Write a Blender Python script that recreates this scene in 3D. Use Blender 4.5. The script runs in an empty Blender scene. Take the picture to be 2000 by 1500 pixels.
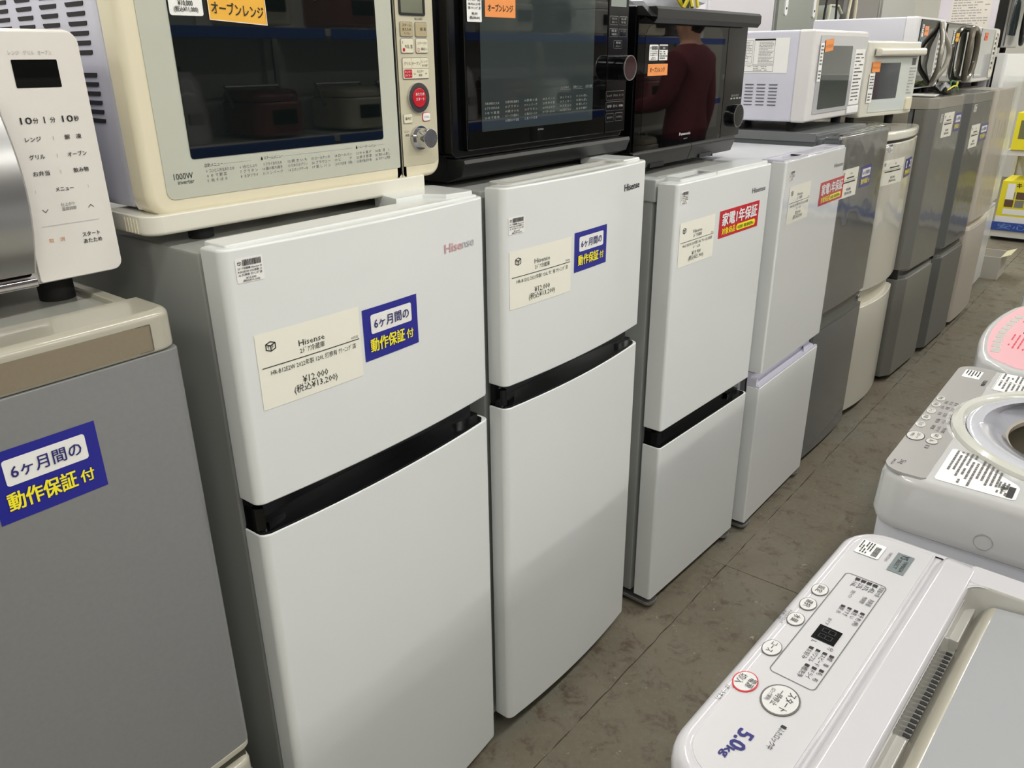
import bpy, bmesh, math, random
from mathutils import Matrix, Vector
random.seed(7)
SC = bpy.context.scene
COL = SC.collection
R = math.radians
PI = math.pi

# ------------------------------------------------------------------ camera, world, light, exposure
cam_d = bpy.data.cameras.new('camera'); cam = bpy.data.objects.new('camera', cam_d); COL.objects.link(cam)
cam_d.sensor_width = 36; cam_d.lens = 1543.43 / 2000 * 36; cam_d.clip_start = 0.02; cam_d.clip_end = 60
cm = Matrix(((0.631286, 0.301268, -0.714644), (-0.775491, 0.23385, -0.586453), (-0.009561, 0.92442, 0.381257)))
cam.matrix_world = Matrix.Translation((-1.01854, -0.85153, 1.40453)) @ cm.to_4x4()
SC.camera = cam
SC.view_settings.view_transform = 'Standard'; SC.view_settings.look = 'None'
SC.view_settings.gamma = 1; SC.view_settings.use_curve_mapping = False
SC.view_settings.exposure = 0.0
W = bpy.data.worlds.new('world'); SC.world = W; W.use_nodes = True
W.node_tree.nodes['Background'].inputs[0].default_value = (0.80, 0.84, 0.88, 1)
W.node_tree.nodes['Background'].inputs[1].default_value = 0.30
LAMP_W = 17          # watts of every ceiling tube
LAMP_TILT = R(42)    # each tube of a lamp shines down and to its own side
LAMP_ROWS = (-4.3, -1.55, 1.35, 4.0)
LAMP_XS = (-3.2, -1.2, 0.8, 2.8, 4.8, 6.8, 8.8)

# ------------------------------------------------------------------ materials
def lin(c):
    c /= 255
    return c / 12.92 if c <= 0.04045 else ((c + 0.055) / 1.055) ** 2.4
def rgb(c): return (lin(c[0]), lin(c[1]), lin(c[2]), 1)
MATS = {}
def mat(name, c, rough=0.4, metal=0, coat=0, spec=0.5, bump=None, vary=None, emit=0, alpha=None, trans=0, coat_rough=0.05, bump_coat=False):
    if name in MATS: return MATS[name]
    m = bpy.data.materials.new(name); m.use_nodes = True; nt = m.node_tree; b = nt.nodes['Principled BSDF']
    I = b.inputs
    I['Base Color'].default_value = rgb(c); I['Roughness'].default_value = rough; I['Metallic'].default_value = metal
    I['Coat Weight'].default_value = coat; I['Coat Roughness'].default_value = coat_rough; I['Specular IOR Level'].default_value = spec
    if trans: I['Transmission Weight'].default_value = trans
    if emit: I['Emission Color'].default_value = rgb(c); I['Emission Strength'].default_value = emit
    if alpha is not None: I['Alpha'].default_value = alpha
    tc = nt.nodes.new('ShaderNodeTexCoord')
    if bump:
        n = nt.nodes.new('ShaderNodeTexNoise'); n.inputs['Scale'].default_value = bump[0]; n.inputs['Detail'].default_value = 3
        bp = nt.nodes.new('ShaderNodeBump'); bp.inputs['Strength'].default_value = bump[1]; bp.inputs['Distance'].default_value = bump[2] if len(bump) > 2 else 0.002
        nt.links.new(tc.outputs['Object'], n.inputs['Vector']); nt.links.new(n.outputs['Fac'], bp.inputs['Height'])
        nt.links.new(bp.outputs['Normal'], I['Coat Normal' if bump_coat else 'Normal'])
    if vary:
        n = nt.nodes.new('ShaderNodeTexNoise'); n.inputs['Scale'].default_value = vary[0]; n.inputs['Detail'].default_value = 4
        r = nt.nodes.new('ShaderNodeMix'); r.data_type = 'RGBA'
        r.inputs[6].default_value = rgb(c); r.inputs[7].default_value = rgb(vary[1])
        nt.links.new(tc.outputs['Object'], n.inputs['Vector']); nt.links.new(n.outputs['Fac'], r.inputs[0]); nt.links.new(r.outputs[2], I['Base Color'])
    MATS[name] = m
    return m
WHITE = mat('white_enamel', (228, 230, 228), 0.28, coat=0.4, vary=(3, (222, 225, 224)))
WHITE2 = mat('white_film_enamel', (230, 232, 231), 0.30, coat=0.5)
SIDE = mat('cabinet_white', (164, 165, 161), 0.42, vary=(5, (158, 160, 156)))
SIDEW = mat('cabinet_bright_white', (205, 206, 212), 0.38, vary=(5, (200, 201, 206)))
GASKET = mat('grey_gasket', (120, 122, 124), 0.6)
BLACKG = mat('black_gloss_plastic', (7, 8, 10), 0.12, spec=0.5)
BLACK = mat('black_plastic', (18, 19, 20), 0.35)
RUBBER = mat('black_rubber', (14, 14, 15), 0.7)
SILVERD = mat('silver_painted_steel', (150, 151, 150), 0.36, metal=0.35, vary=(160, (141, 142, 142)))
CHAMP = mat('champagne_plastic', (176, 172, 156), 0.28, coat=0.4)
CHAMPM = mat('bronze_metal', (150, 138, 116), 0.38, metal=0.45, vary=(220, (158, 146, 124)))
GREYD = mat('dark_grey_steel', (96, 99, 101), 0.22, metal=0.4, coat=0.5)
GREYD2 = mat('dark_grey_cabinet', (96, 99, 102), 0.4)
CREAM = mat('cream_plastic', (224, 216, 190), 0.3, coat=0.3)
CREAMW = mat('cream_white_plastic', (222, 219, 206), 0.33, coat=0.3)
PALEG = mat('pale_grey_green_panel', (186, 188, 174), 0.3, coat=0.3, vary=(30, (190, 192, 180)))
BEIGEP = mat('beige_control_panel', (196, 190, 166), 0.3, coat=0.3)
LILAC = mat('white_painted_steel', (206, 206, 218), 0.42)
GLASS = mat('dark_oven_glass', (12, 18, 18), 0.02, spec=0.55)
GLASSG = mat('grey_oven_glass', (50, 58, 58), 0.03, spec=0.5)
GLASSB = mat('black_oven_glass', (4, 5, 6), 0.02, spec=0.5)
CHROME = mat('chrome', (200, 200, 204), 0.12, metal=1)
STEEL = mat('brushed_steel', (168, 168, 168), 0.3, metal=0.9)
RED = mat('red_plastic', (190, 24, 42), 0.3, coat=0.3)
CARD = mat('cream_paper', (238, 236, 222), 0.6)
PAPERW = mat('white_paper', (236, 235, 232), 0.55)
BLUE = mat('blue_print', (32, 34, 142), 0.35, coat=0.2)
REDP = mat('red_print', (200, 30, 46), 0.35, coat=0.2)
YELL = mat('yellow_print', (250, 236, 40), 0.5)
INK = mat('black_ink', (26, 25, 26), 0.6)
INKG = mat('grey_ink', (98, 96, 94), 0.6)
INKL = mat('light_grey_ink', (160, 158, 154), 0.6)
NAVY = mat('navy_ink', (38, 36, 110), 0.6)
INKP = mat('faded_pink_ink', (206, 158, 164), 0.5)
INKO = mat('orange_ink', (196, 130, 60), 0.6)
INKR = mat('red_ink', (200, 50, 60), 0.6)
INKGR = mat('green_ink', (40, 90, 30), 0.6)
WINK = mat('white_ink', (235, 235, 235), 0.5)
WINKD = mat('pale_grey_print', (150, 155, 152), 0.5)
ORANGE = mat('orange_paper', (236, 148, 78), 0.6)
AMBER = mat('amber_paper', (234, 176, 60), 0.6)
PANELW = mat('washer_white_plastic', (200, 198, 202), 0.16, coat=0.6, coat_rough=0.03)
PANELS = mat('washer_panel_film', (198, 197, 200), 0.3, coat=0.3)
WASHB = mat('washer_body_white', (204, 205, 212), 0.3, coat=0.3)
LIDG = mat('washer_lid_grey', (158, 160, 162), 0.12, coat=0.8, coat_rough=0.02, vary=(2, (166, 168, 172)))
GOLD = mat('washer_lid_gold_edge', (168, 164, 150), 0.25, coat=0.5)
WGREY = mat('washer_grey_panel', (156, 154, 152), 0.32, coat=0.2)
PINK = mat('washer_pink_panel', (232, 178, 186), 0.28, coat=0.4)
TUBD = mat('washer_drum', (92, 84, 74), 0.5)
YELLB = mat('yellow_card_box', (232, 218, 40), 0.55)
SHELFW = mat('shelf_white', (214, 212, 206), 0.45)

# ------------------------------------------------------------------ geometry helpers
def rrect(x0, y0, x1, y1, r=0.0, n=4):
    if not isinstance(r, (list, tuple)) and r <= 0: return [(x0, y0), (x1, y0), (x1, y1), (x0, y1)]
    rs = r if isinstance(r, (list, tuple)) else (r,) * 4
    o = []
    for (cx, cy, a0), rr in zip(((x0, y0, 180), (x1, y0, 270), (x1, y1, 0), (x0, y1, 90)), rs):
        sx = 1 if cx == x0 else -1; sy = 1 if cy == y0 else -1
        if rr <= 1e-6: o.append((cx, cy)); continue
        for k in range(n + 1):
            a = R(a0 + 90 * k / n)
            o.append((cx + sx * rr + rr * math.cos(a), cy + sy * rr + rr * math.sin(a)))
    return o
def circ(cx, cy, r, n=24, ry=None):
    ry = ry or r
    return [(cx + r * math.cos(2 * PI * k / n), cy + ry * math.sin(2 * PI * k / n)) for k in range(n)]
def inset(o, d):
    if d == 0: return list(o)
    n = len(o); out = []
    for i in range(n):
        p, q, s = Vector(o[i - 1]), Vector(o[i]), Vector(o[(i + 1) % n])
        a = (q - p); b = (s - q)
        if a.length < 1e-9: a = b
        if b.length < 1e-9: b = a
        a = a.normalized(); b = b.normalized()
        na, nb = Vector((-a.y, a.x)), Vector((-b.y, b.x))
        m = na + nb
        if m.length < 1e-6: m = na
        m = m / max(0.35, (m.dot(na)))
        out.append((q.x + m.x * d, q.y + m.y * d))
    return out
def axmap(axis):
    return {'z': lambda p, q, a: (p, q, a), 'y': lambda p, q, a: (p, a, q), 'x': lambda p, q, a: (a, p, q)}[axis]
def rings(bm, rs, closed=True):
    vs = [[bm.verts.new(p) for p in r] for r in rs]
    n = len(vs[0])
    for a, b in zip(vs, vs[1:]):
        for i in range(n if closed else n - 1):
            j = (i + 1) % n
            bm.faces.new((a[i], a[j], b[j], b[i]))
    return vs
def prism(bm, o, a0, a1, axis='z', b0=0.0, b1=0.0, seg=2, caps=(1, 1)):
    """outline o swept from a0 to a1 with rounded rims b0 / b1"""
    f = axmap(axis); rs = []
    L = []
    if b0 > 0:
        for k in range(seg + 1):
            t = PI / 2 * k / seg
            L.append((a0 + b0 * (1 - math.cos(t)), b0 * (1 - math.sin(t))))
    else: L.append((a0, 0))
    if b1 > 0:
        for k in range(seg + 1):
            t = PI / 2 * k / seg
            L.append((a1 - b1 * (1 - math.sin(t)), b1 * (1 - math.cos(t))))
    else: L.append((a1, 0))
    for a, d in L:
        rs.append([f(p[0], p[1], a) for p in inset(o, d)])
    vs = rings(bm, rs)
    if caps[0]: bm.faces.new(vs[0])
    if caps[1]: bm.faces.new(vs[-1])
    return vs
def box(bm, x0, y0, z0, x1, y1, z1, b=0.0, seg=2):
    prism(bm, rrect(x0, y0, x1, y1, b, 2) if b else rrect(x0, y0, x1, y1), z0, z1, 'z', b, b, seg)
def frame(bm, out, inn, a0, a1, axis='z', b=0.0):
    """ring: outer and inner outlines with equal counts"""
    f = axmap(axis)
    def rr(o, a): return [f(p[0], p[1], a) for p in o]
    if b: seq = [rr(out, a0), rr(out, a1 - b), rr(inset(out, b * .3), a1 - b * .3), rr(inset(out, b), a1), rr(inset(inn, -b), a1), rr(inset(inn, -b * .3), a1 - b * .3), rr(inn, a1 - b), rr(inn, a0)]
    else: seq = [rr(out, a0), rr(out, a1), rr(inn, a1), rr(inn, a0)]
    vs = [[bm.verts.new(p) for p in r] for r in seq]; n = len(out)
    for k in range(len(vs)):
        a, c = vs[k], vs[(k + 1) % len(vs)]
        for i in range(n):
            j = (i + 1) % n; bm.faces.new((a[i], a[j], c[j], c[i]))
def cyl(bm, cx, cy, r, a0, a1, axis='z', b=0.0, n=24, b0=0.0):
    prism(bm, circ(cx, cy, r, n), a0, a1, axis, b0, b, 2)
def tube(bm, pts, r, n=8, closed=False, flat=1.0):
    pts = [Vector(p) for p in pts]; rs = []; up = Vector((0, 0, 1))
    N = len(pts)
    for i, p in enumerate(pts):
        a = pts[i - 1] if (i > 0 or closed) else p
        c = pts[(i + 1) % N] if (i < N - 1 or closed) else p
        t = (c - a).normalized()
        if i == 0:
            s = t.cross(up)
            if s.length < 0.3: s = t.cross(Vector((1, 0, 0)))
        else: s = ps - t * ps.dot(t)
        s.normalize(); ps = s.copy(); u = s.cross(t)
        rs.append([p + (s * math.cos(2 * PI * k / n) * r + u * math.sin(2 * PI * k / n) * r * flat) for k in range(n)])
    if closed: rs.append(rs[0])
    vs = [[bm.verts.new(q) for q in r_] for r_ in (rs[:-1] if closed else rs)]
    if closed: vs.append(vs[0])
    for a, b in zip(vs, vs[1:]):
        for i in range(n):
            j = (i + 1) % n; bm.faces.new((a[i], a[j], b[j], b[i]))
    if not closed: bm.faces.new(vs[0]); bm.faces.new(vs[-1])
def catmull(P, k=6, closed=False):
    P = [Vector(p) for p in P]; out = []; n = len(P)
    rng = range(n) if closed else range(n - 1)
    for i in rng:
        p0 = P[i - 1] if (i > 0 or closed) else P[i]; p1 = P[i]; p2 = P[(i + 1) % n]; p3 = P[(i + 2) % n] if (i + 2 < n or closed) else p2
        for s in range(k):
            t = s / k
            out.append(0.5 * ((2 * p1) + (p2 - p0) * t + (2 * p0 - 5 * p1 + 4 * p2 - p3) * t * t + (3 * p1 - p0 - 3 * p2 + p3) * t ** 3))
    if not closed: out.append(P[-1])
    return out
def obj(name, bm, m, parent=None, smooth=35, recalc=True, kind=None, label=None):
    me = bpy.data.meshes.new(name)
    if recalc: bmesh.ops.recalc_face_normals(bm, faces=bm.faces)
    bm.to_mesh(me); bm.free()
    if smooth:
        me.polygons.foreach_set('use_smooth', [True] * len(me.polygons)); me.set_sharp_from_angle(angle=R(smooth))
    me.materials.append(m)
    o = bpy.data.objects.new(name, me); COL.objects.link(o)
    if smooth and smooth < 60:      # broad flat faces keep their own flat normal, only the rounded rims shade softly
        wn = o.modifiers.new('face_normals', 'WEIGHTED_NORMAL'); wn.keep_sharp = True; wn.weight = 100
    if parent: o.parent = parent
    if kind: o['kind'] = kind
    if label: o['label'] = label
    return o
def B(): return bmesh.new()
def part(name, m, parent, fn, *a, **k):
    """one mesh from one or more calls: fn is a function or a list of (fn, args, kwargs)"""
    bm = B()
    if callable(fn): fn(bm, *a, **k)
    else:
        for it in fn:
            it[0](bm, *it[1], **(it[2] if len(it) > 2 else {}))
    return obj(name, bm, m, parent)
def thing(name, label, cat, loc=(0, 0, 0), rz=0, group=None):
    o = bpy.data.objects.new(name, None); COL.objects.link(o); o.location = loc; o.rotation_euler = (0, 0, rz)
    o.empty_display_size = 0.05
    o['label'] = label; o['category'] = cat
    if group: o['group'] = group
    return o
def tag(o, label, cat, group=None, kind=None):
    o['label'] = label; o['category'] = cat
    if group: o['group'] = group
    if kind: o['kind'] = kind
    return o
def structure(o):
    o['kind'] = 'structure'; return o

# ---- lettering
TC = {}
def glyphs(s, bold=0.0, res=1):
    k = (s, res)
    if k in TC: return TC[k]
    cu = bpy.data.curves.new('txt', 'FONT'); cu.body = s; cu.size = 1; cu.resolution_u = res
    o = bpy.data.objects.new('txt', cu); me = bpy.data.meshes.new_from_object(o)
    V = [(v.co.x, v.co.y) for v in me.vertices]; Fc = [tuple(p.vertices) for p in me.polygons]
    bpy.data.objects.remove(o); bpy.data.curves.remove(cu); bpy.data.meshes.remove(me)
    if V: xs = [v[0] for v in V]; w = (min(xs), max(xs))
    else: w = (0, 1)
    TC[k] = (V, Fc, w); return TC[k]
def xz(y): return lambda p, q: (p, y, q)
def xy(z): return lambda p, q: (p, q, z)
def iscjk(s): return any(ord(c) > 0x2E00 for c in s)
def lettering(items, m, parent, mp, name='lettering', bold=0.0, res=1):
    """items: (string, x, baseline, height, width or None, 'l'|'c'|'r')"""
    vs = []; fs = []
    for it in items:
        s, x, y, h = it[:4]; w = it[4] if len(it) > 4 else None; al = it[5] if len(it) > 5 else 'l'
        V, Fc, (a, b) = glyphs(s, bold, res)
        if not V: continue
        sz = h / (0.86 if iscjk(s) else 0.73); sx = sz if w is None else w / max(b - a, 1e-6)
        W_ = (b - a) * sx; ox = x - (0 if al == 'l' else W_ / 2 if al == 'c' else W_)
        dy = 0.10 * sz if iscjk(s) else 0; bo = bold * sz
        e0 = Vector(mp(0, 0)); nn = (Vector(mp(1e-3, 0)) - e0).cross(Vector(mp(0, 1e-3)) - e0).normalized()
        for kc, (ex, ey) in enumerate(((0, 0),) if bold < .01 else ((bo, bo * .6), (-bo, -bo * .6), (bo, -bo * .6), (-bo, bo * .6))):      # bold: four shifted layers, a hair apart
            n0 = len(vs)
            for vx, vy in V: vs.append(tuple(Vector(mp(ox + (vx - a) * sx + ex, y + vy * sz + dy + ey)) + nn * (kc * 4e-5)))
            fs += [tuple(i + n0 for i in f) for f in Fc]
    me = bpy.data.meshes.new(name); me.from_pydata(vs, [], fs); me.materials.append(m)
    o = bpy.data.objects.new(name, me); COL.objects.link(o); o.parent = parent
    return o
def sheet(name, x0, y0, x1, y1, m, parent, mp, r=0.0, nx=6, lift=0.0):
    """thin printed sheet laid on a surface map mp"""
    bm = B()
    if r > 0:
        vs = [bm.verts.new(mp(p, q)) for p, q in rrect(x0, y0, x1, y1, r, 4)]; bm.faces.new(vs)
    else:
        top = [bm.verts.new(mp(x0 + (x1 - x0) * k / nx, y1)) for k in range(nx + 1)]
        bot = [bm.verts.new(mp(x0 + (x1 - x0) * k / nx, y0)) for k in range(nx + 1)]
        for k in range(nx): bm.faces.new((bot[k], bot[k + 1], top[k + 1], top[k]))
    o = obj(name, bm, m, parent, smooth=0, recalc=False)
    return o
def dashes(rects, m, parent, mp, name='print'):
    bm = B()
    cut = []
    for x0, y0, x1, y1 in rects:
        n = max(1, int((x1 - x0) / .015)) if x1 - x0 > .03 else 1
        cut += [(x0 + (x1 - x0) * k / n, y0, x0 + (x1 - x0) * (k + 1) / n, y1) for k in range(n)]
    for x0, y0, x1, y1 in cut:
        bm.faces.new([bm.verts.new(mp(*p)) for p in ((x0, y0), (x1, y0), (x1, y1), (x0, y1))])
    return obj(name, bm, m, parent, smooth=0, recalc=False)
def fine_print(x0, y0, x1, y1, rows, m, parent, mp, name='fine_print', seed=1, dens=0.9, fill=0.45):
    rd = random.Random(seed); rc = []; ph = (y1 - y0) / rows
    for k in range(rows):
        y = y1 - (k + .5) * ph; x = x0; end = x0 + (x1 - x0) * rd.uniform(.6, 1)
        while x < end:
            w = ph * rd.uniform(.5, 2.2)
            if rd.random() < dens: rc.append((x, y - ph * fill / 2, min(x + w, x1), y + ph * fill / 2))
            x += w + ph * .3
    return dashes(rc, m, parent, mp, name)
def outline_rect(x0, y0, x1, y1, t, r, m, parent, mp, name='printed_frame'):
    o = rrect(x0, y0, x1, y1, r, 4); i = rrect(x0 + t, y0 + t, x1 - t, y1 - t, max(r - t, .0001), 4)
    bm = B(); a = [bm.verts.new(mp(*p)) for p in o]; b = [bm.verts.new(mp(*p)) for p in i]; n = len(o)
    for k in range(n): j = (k + 1) % n; bm.faces.new((a[k], a[j], b[j], b[k]))
    return obj(name, bm, m, parent, smooth=0, recalc=False)
def lift(mp, d, axis=1, s=-1):
    def f(p, q):
        v = list(mp(p, q)); v[axis] += s * d; return tuple(v)
    return f

# ------------------------------------------------------------------ room
def floor_mat():
    m = bpy.data.materials.new('worn_painted_concrete'); m.use_nodes = True; nt = m.node_tree; b = nt.nodes['Principled BSDF']; L = nt.links.new
    tc = nt.nodes.new('ShaderNodeTexCoord'); mp_ = nt.nodes.new('ShaderNodeMapping'); mp_.inputs['Scale'].default_value = (1, 1, 1)
    geo = nt.nodes.new('ShaderNodeNewGeometry'); L(geo.outputs['Position'], mp_.inputs['Vector'])
    def noise(s, d=6, rg=0.6, dist=0.0):
        n = nt.nodes.new('ShaderNodeTexNoise'); n.inputs['Scale'].default_value = s; n.inputs['Detail'].default_value = d; n.inputs['Roughness'].default_value = rg; n.inputs['Distortion'].default_value = dist
        L(mp_.outputs[0], n.inputs['Vector']); return n.outputs['Fac']
    def ramp(f, a, b_):
        r = nt.nodes.new('ShaderNodeMapRange'); r.inputs[1].default_value = a; r.inputs[2].default_value = b_; L(f, r.inputs[0]); return r.outputs[0]
    def mix(f, c1, c2):
        r = nt.nodes.new('ShaderNodeMix'); r.data_type = 'RGBA'; L(f, r.inputs[0])
        for k, c in ((6, c1), (7, c2)):
            if isinstance(c, tuple): r.inputs[k].default_value = rgb(c)
            else: L(c, r.inputs[k])
        return r.outputs[2]
    c = mix(ramp(noise(3.0, 8, .62), .40, .62), (112, 112, 99), (124, 115, 100))
    c = mix(ramp(noise(2.2, 5, .6), .42, .60), c, (112, 104, 88))
    c = mix(ramp(noise(15, 10, .74, .6), .52, .62), c, (94, 81, 67))
    c = mix(ramp(noise(8, 10, .8, .8), .60, .66), c, (84, 72, 60))
    c = mix(ramp(noise(60, 4, .7), .45, .85), c, (122, 118, 104))
    c = mix(ramp(noise(26, 6, .7, 1.0), .68, .71), c, (66, 58, 50))
    c = mix(ramp(noise(38, 3, .5, 2.0), .70, .74), c, (150, 148, 130))
    L(c, b.inputs['Base Color'])
    L(ramp(noise(9, 6), .3, .8), b.inputs['Roughness'])
    r2 = nt.nodes.new('ShaderNodeMapRange'); r2.inputs[3].default_value = .42; r2.inputs[4].default_value = .7; L(noise(9, 6), r2.inputs[0]); L(r2.outputs[0], b.inputs['Roughness'])
    bp = nt.nodes.new('ShaderNodeBump'); bp.inputs['Strength'].default_value = .25; bp.inputs['Distance'].default_value = .002; L(noise(45, 6), bp.inputs['Height']); L(bp.outputs[0], b.inputs['Normal'])
    return m
FLOORM = floor_mat()
JOINT = mat('dark_joint', (82, 72, 62), 0.9)
X0, X1, Y0, Y1, HZ = -4.0, 10.5, -5.2, 5.2, 3.7
fl = structure(obj('floor', (lambda bm: (box(bm, X0, Y0, -0.12, X1, Y1, -0.004), bm)[1])(B()), JOINT))
def jag(a, b, fixed, along, n=60, amp=0.0022, seed=0):
    rd = random.Random(seed); out = []
    for k in range(n + 1):
        t = a + (b - a) * k / n; w = fixed + rd.uniform(-amp, amp)
        out.append((t, w) if along == 'x' else (w, t))
    return out
xs = [X0, -0.905, 0.905, 2.715, 4.525, 6.335, 8.145, X1]; ys = [Y0, -3.71, -1.90, -0.09, 1.72, 3.53, Y1]
for i in range(len(xs) - 1):
    for j in range(len(ys) - 1):
        bm = B(); g = .0009
        nr = 60 if ys[j + 1] in (-0.09,) or ys[j] == -0.09 else 6
        o = jag(xs[i] + g, xs[i + 1] - g, ys[j] + g, 'x', nr, seed=j + 40)
        o += jag(ys[j] + g, ys[j + 1] - g, xs[i + 1] - g, 'y', 20, seed=i + 9)[1:-1]
        o += jag(xs[i + 1] - g, xs[i] + g, ys[j + 1] - g, 'x', nr, seed=j + 80)
        o += jag(ys[j + 1] - g, ys[j] + g, xs[i] + g, 'y', 20, seed=i + 70)[1:-1]
        prism(bm, o, -0.004, 0.0, 'z', caps=(0, 1))
        obj('floor_slab', bm, FLOORM, fl, smooth=0)
WALLM = mat('warehouse_wall_paint', (186, 184, 176), 0.8, vary=(2, (176, 174, 166)))
CEILM = mat('ceiling_panel_grey', (150, 150, 148), 0.9)
for nm, b_ in (('wall_back', (X0, Y1, 0, X1, Y1 + .1, HZ)), ('wall_front', (X0, Y0 - .1, 0, X1, Y0, HZ)), ('wall_left', (X0 - .1, Y0, 0, X0, Y1, HZ)), ('wall_right', (X1, Y0, 0, X1 + .1, Y1, HZ))):
    structure(part(nm, WALLM, None, box, *b_))
structure(part('ceiling', CEILM, None, box, X0, Y0, HZ, X1, Y1, HZ + .1))

# ------------------------------------------------------------------ ceiling lamps
TUBE = mat('lamp_tube', (255, 250, 240), 0.5, emit=9)
LBODY = mat('lamp_housing', (225, 225, 222), 0.5)
row_names = {-4.3: 'above the wall opposite the refrigerators', -1.55: 'above the washing machines', 1.35: 'above the shelves behind the refrigerators', 4.0: 'beside the back wall'}
lamp0 = None; lamp_l = {}
for ri, ly in enumerate(LAMP_ROWS):
    for ci, lx in enumerate(LAMP_XS):
        t = thing('ceiling_lamp', 'white twin tube ceiling lamp hanging %s' % row_names[ly], 'lamp', (lx, ly, 3.35), 0, 'ceiling lamps ' + row_names[ly])
        if lamp0 is None:
            lamp0 = [part('housing', LBODY, t, box, -.62, -.09, .03, .62, .09, .09, .008), part('tube', TUBE, t, cyl, -.045, .0, .014, -.58, .58, 'x', n=12), part('tube', TUBE, t, cyl, .045, .0, .014, -.58, .58, 'x', n=12),
                     part('hanging_rod', STEEL, t, cyl, -.5, 0, .006, .09, .35, n=8), part('hanging_rod', STEEL, t, cyl, .5, 0, .006, .09, .35, n=8)]
        else:
            for c0 in lamp0:
                c = c0.copy(); COL.objects.link(c); c.parent = t
        for sg in (-1, 1):
            if lamp_l.get(sg) is None:
                ld = bpy.data.lights.new('lamp_light', 'AREA'); ld.shape = 'RECTANGLE'; ld.size = 1.2; ld.size_y = .10; ld.energy = LAMP_W; ld.color = (.985, .975, .93); lamp_l[sg] = ld
            lo = bpy.data.objects.new('lamp_light', lamp_l[sg]); COL.objects.link(lo); lo.parent = t; lo.location = (0, sg * .05, -.02); lo.rotation_euler = (sg * LAMP_TILT, 0, 0)

# ------------------------------------------------------------------ labels shared by the appliances
def tf_logo(x, y, s, parent, mp):
    """little cube drawn in outline with T and F on its faces, base-left corner x,y, size s"""
    def ln(a, b, t=.05):
        a = Vector(a); b = Vector(b); d = (b - a).normalized() * s * t; n = Vector((-d.y, d.x))
        return [tuple(a * 1 + n - d * .5), tuple(a - n - d * .5), tuple(b - n + d * .5), tuple(b + n + d * .5)]
    P = {k: (x + s * p[0], y + s * p[1]) for k, p in dict(a=(0, .2), b=(.5, 0), c=(1, .2), d=(1, .75), e=(.5, .55), f=(0, .75), g=(.5, .95)).items()}
    bm = B()
    for u, v in ('ab', 'bc', 'cd', 'de', 'ef', 'fa', 'be', 'fg', 'gd'):
        bm.faces.new([bm.verts.new(mp(*p)) for p in ln(P[u], P[v])])
    obj('cube_emblem', bm, INK, parent, smooth=0, recalc=False)
    return [('T', x + s * .12, y + s * .22, s * .36), ('F', x + s * .62, y + s * .22, s * .36)]
def price_card(root, x, z, w, h, mp, brand, kind_, spec, price, tax, code='61532', spec2=None, fine=True):
    m1 = lift(mp, .0006); m2 = lift(mp, .0012)
    c = sheet('price_card', x, z, x + w, z + h, CARD, root, m1)
    if not fine:
        it = [(brand, x + w * .55, z + h * .78, h * .07, None, 'c'), (price, x + w * .5, z + h * .24, h * .1, None, 'c'), (tax, x + w * .5, z + h * .1, h * .1, None, 'c')]
        lettering(it, INK, c, m2, bold=.01)
        dashes([(x + w * .05, z + h * .60, x + w * .95, z + h * .61), (x + w * .3, z + h * .66, x + w * .75, z + h * .71), (x + w * .12, z + h * .51, x + w * .85, z + h * .56)], INK, c, m2, 'ruled_line')
        tf_logo(x + w * .08, z + h * .78, h * .12, c, m2)
        return c
    it = [(brand, x + w * .5, z + h * .705, h * .085, w * .25, 'c'), (kind_, x + w * .5, z + h * .60, h * .075, w * .24, 'c'),
          (spec, x + w * .1, z + h * .43, h * .072, w * .84, 'l'), (price, x + w * .5, z + h * .20, h * .10, w * .25, 'c'), (tax, x + w * .5, z + h * .085, h * .105, w * .43, 'c'), (code, x + w * .97, z + h * .575, h * .035, None, 'r')]
    if spec2: it.append((spec2, x + w * .5, z + h * .34, h * .06, w * .2, 'c'))
    it += [(a, b, c_, d) for a, b, c_, d in tf_logo(x + w * .085, z + h * .75, h * .13, c, m2)]
    lettering(it, INK, c, m2, bold=.006)
    dashes([(x + w * .03, z + h * .545, x + w * .98, z + h * .556)], INK, c, m2, 'ruled_line')
    return c
def blue_sticker(root, x, z, w, h, mp):
    clear = sheet('warranty_sticker', x, z, x + w, z + h, BLUE, root, lift(mp, .0006))
    p = sheet('white_panel', x + w * .13, z + h * .50, x + w * .88, z + h * .87, PAPERW, clear, lift(mp, .0012), r=w * .03)
    lettering([('6ヶ月間の', x + w * .505, z + h * .585, h * .19, w * .64, 'c')], NAVY, clear, lift(mp, .0018), bold=.012, res=2)
    lettering([('動作保証', x + w * .10, z + h * .15, h * .24, w * .62, 'l'), ('付', x + w * .76, z + h * .17, h * .17, w * .13, 'l')], YELL, clear, lift(mp, .0018), name='yellow_lettering', bold=.022, res=2)
    return clear
def red_sticker(root, x, z, w, h, mp):
    c = sheet('warranty_sticker', x, z, x + w, z + h, REDP, root, lift(mp, .0006))
    lettering([('家電1年保証', x + w * .5, z + h * .42, h * .44, w * .88, 'c')], WINK, c, lift(mp, .0016), bold=.03, res=2)
    lettering([('対象商品', x + w * .07, z + h * .10, h * .23, w * .33, 'l')], YELL, c, lift(mp, .0016), name='yellow_lettering', bold=.02, res=2)
    sheet('yellow_panel', x + w * .43, z + h * .10, x + w * .92, z + h * .34, YELL, c, lift(mp, .0012), r=h * .11)
    lettering([('中古家電・家電 販売業界No.1', x + w * .675, z + h * .14, h * .13, w * .43, 'c')], INKGR, c, lift(mp, .0019), name='green_lettering', bold=.01)
    return c
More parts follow.
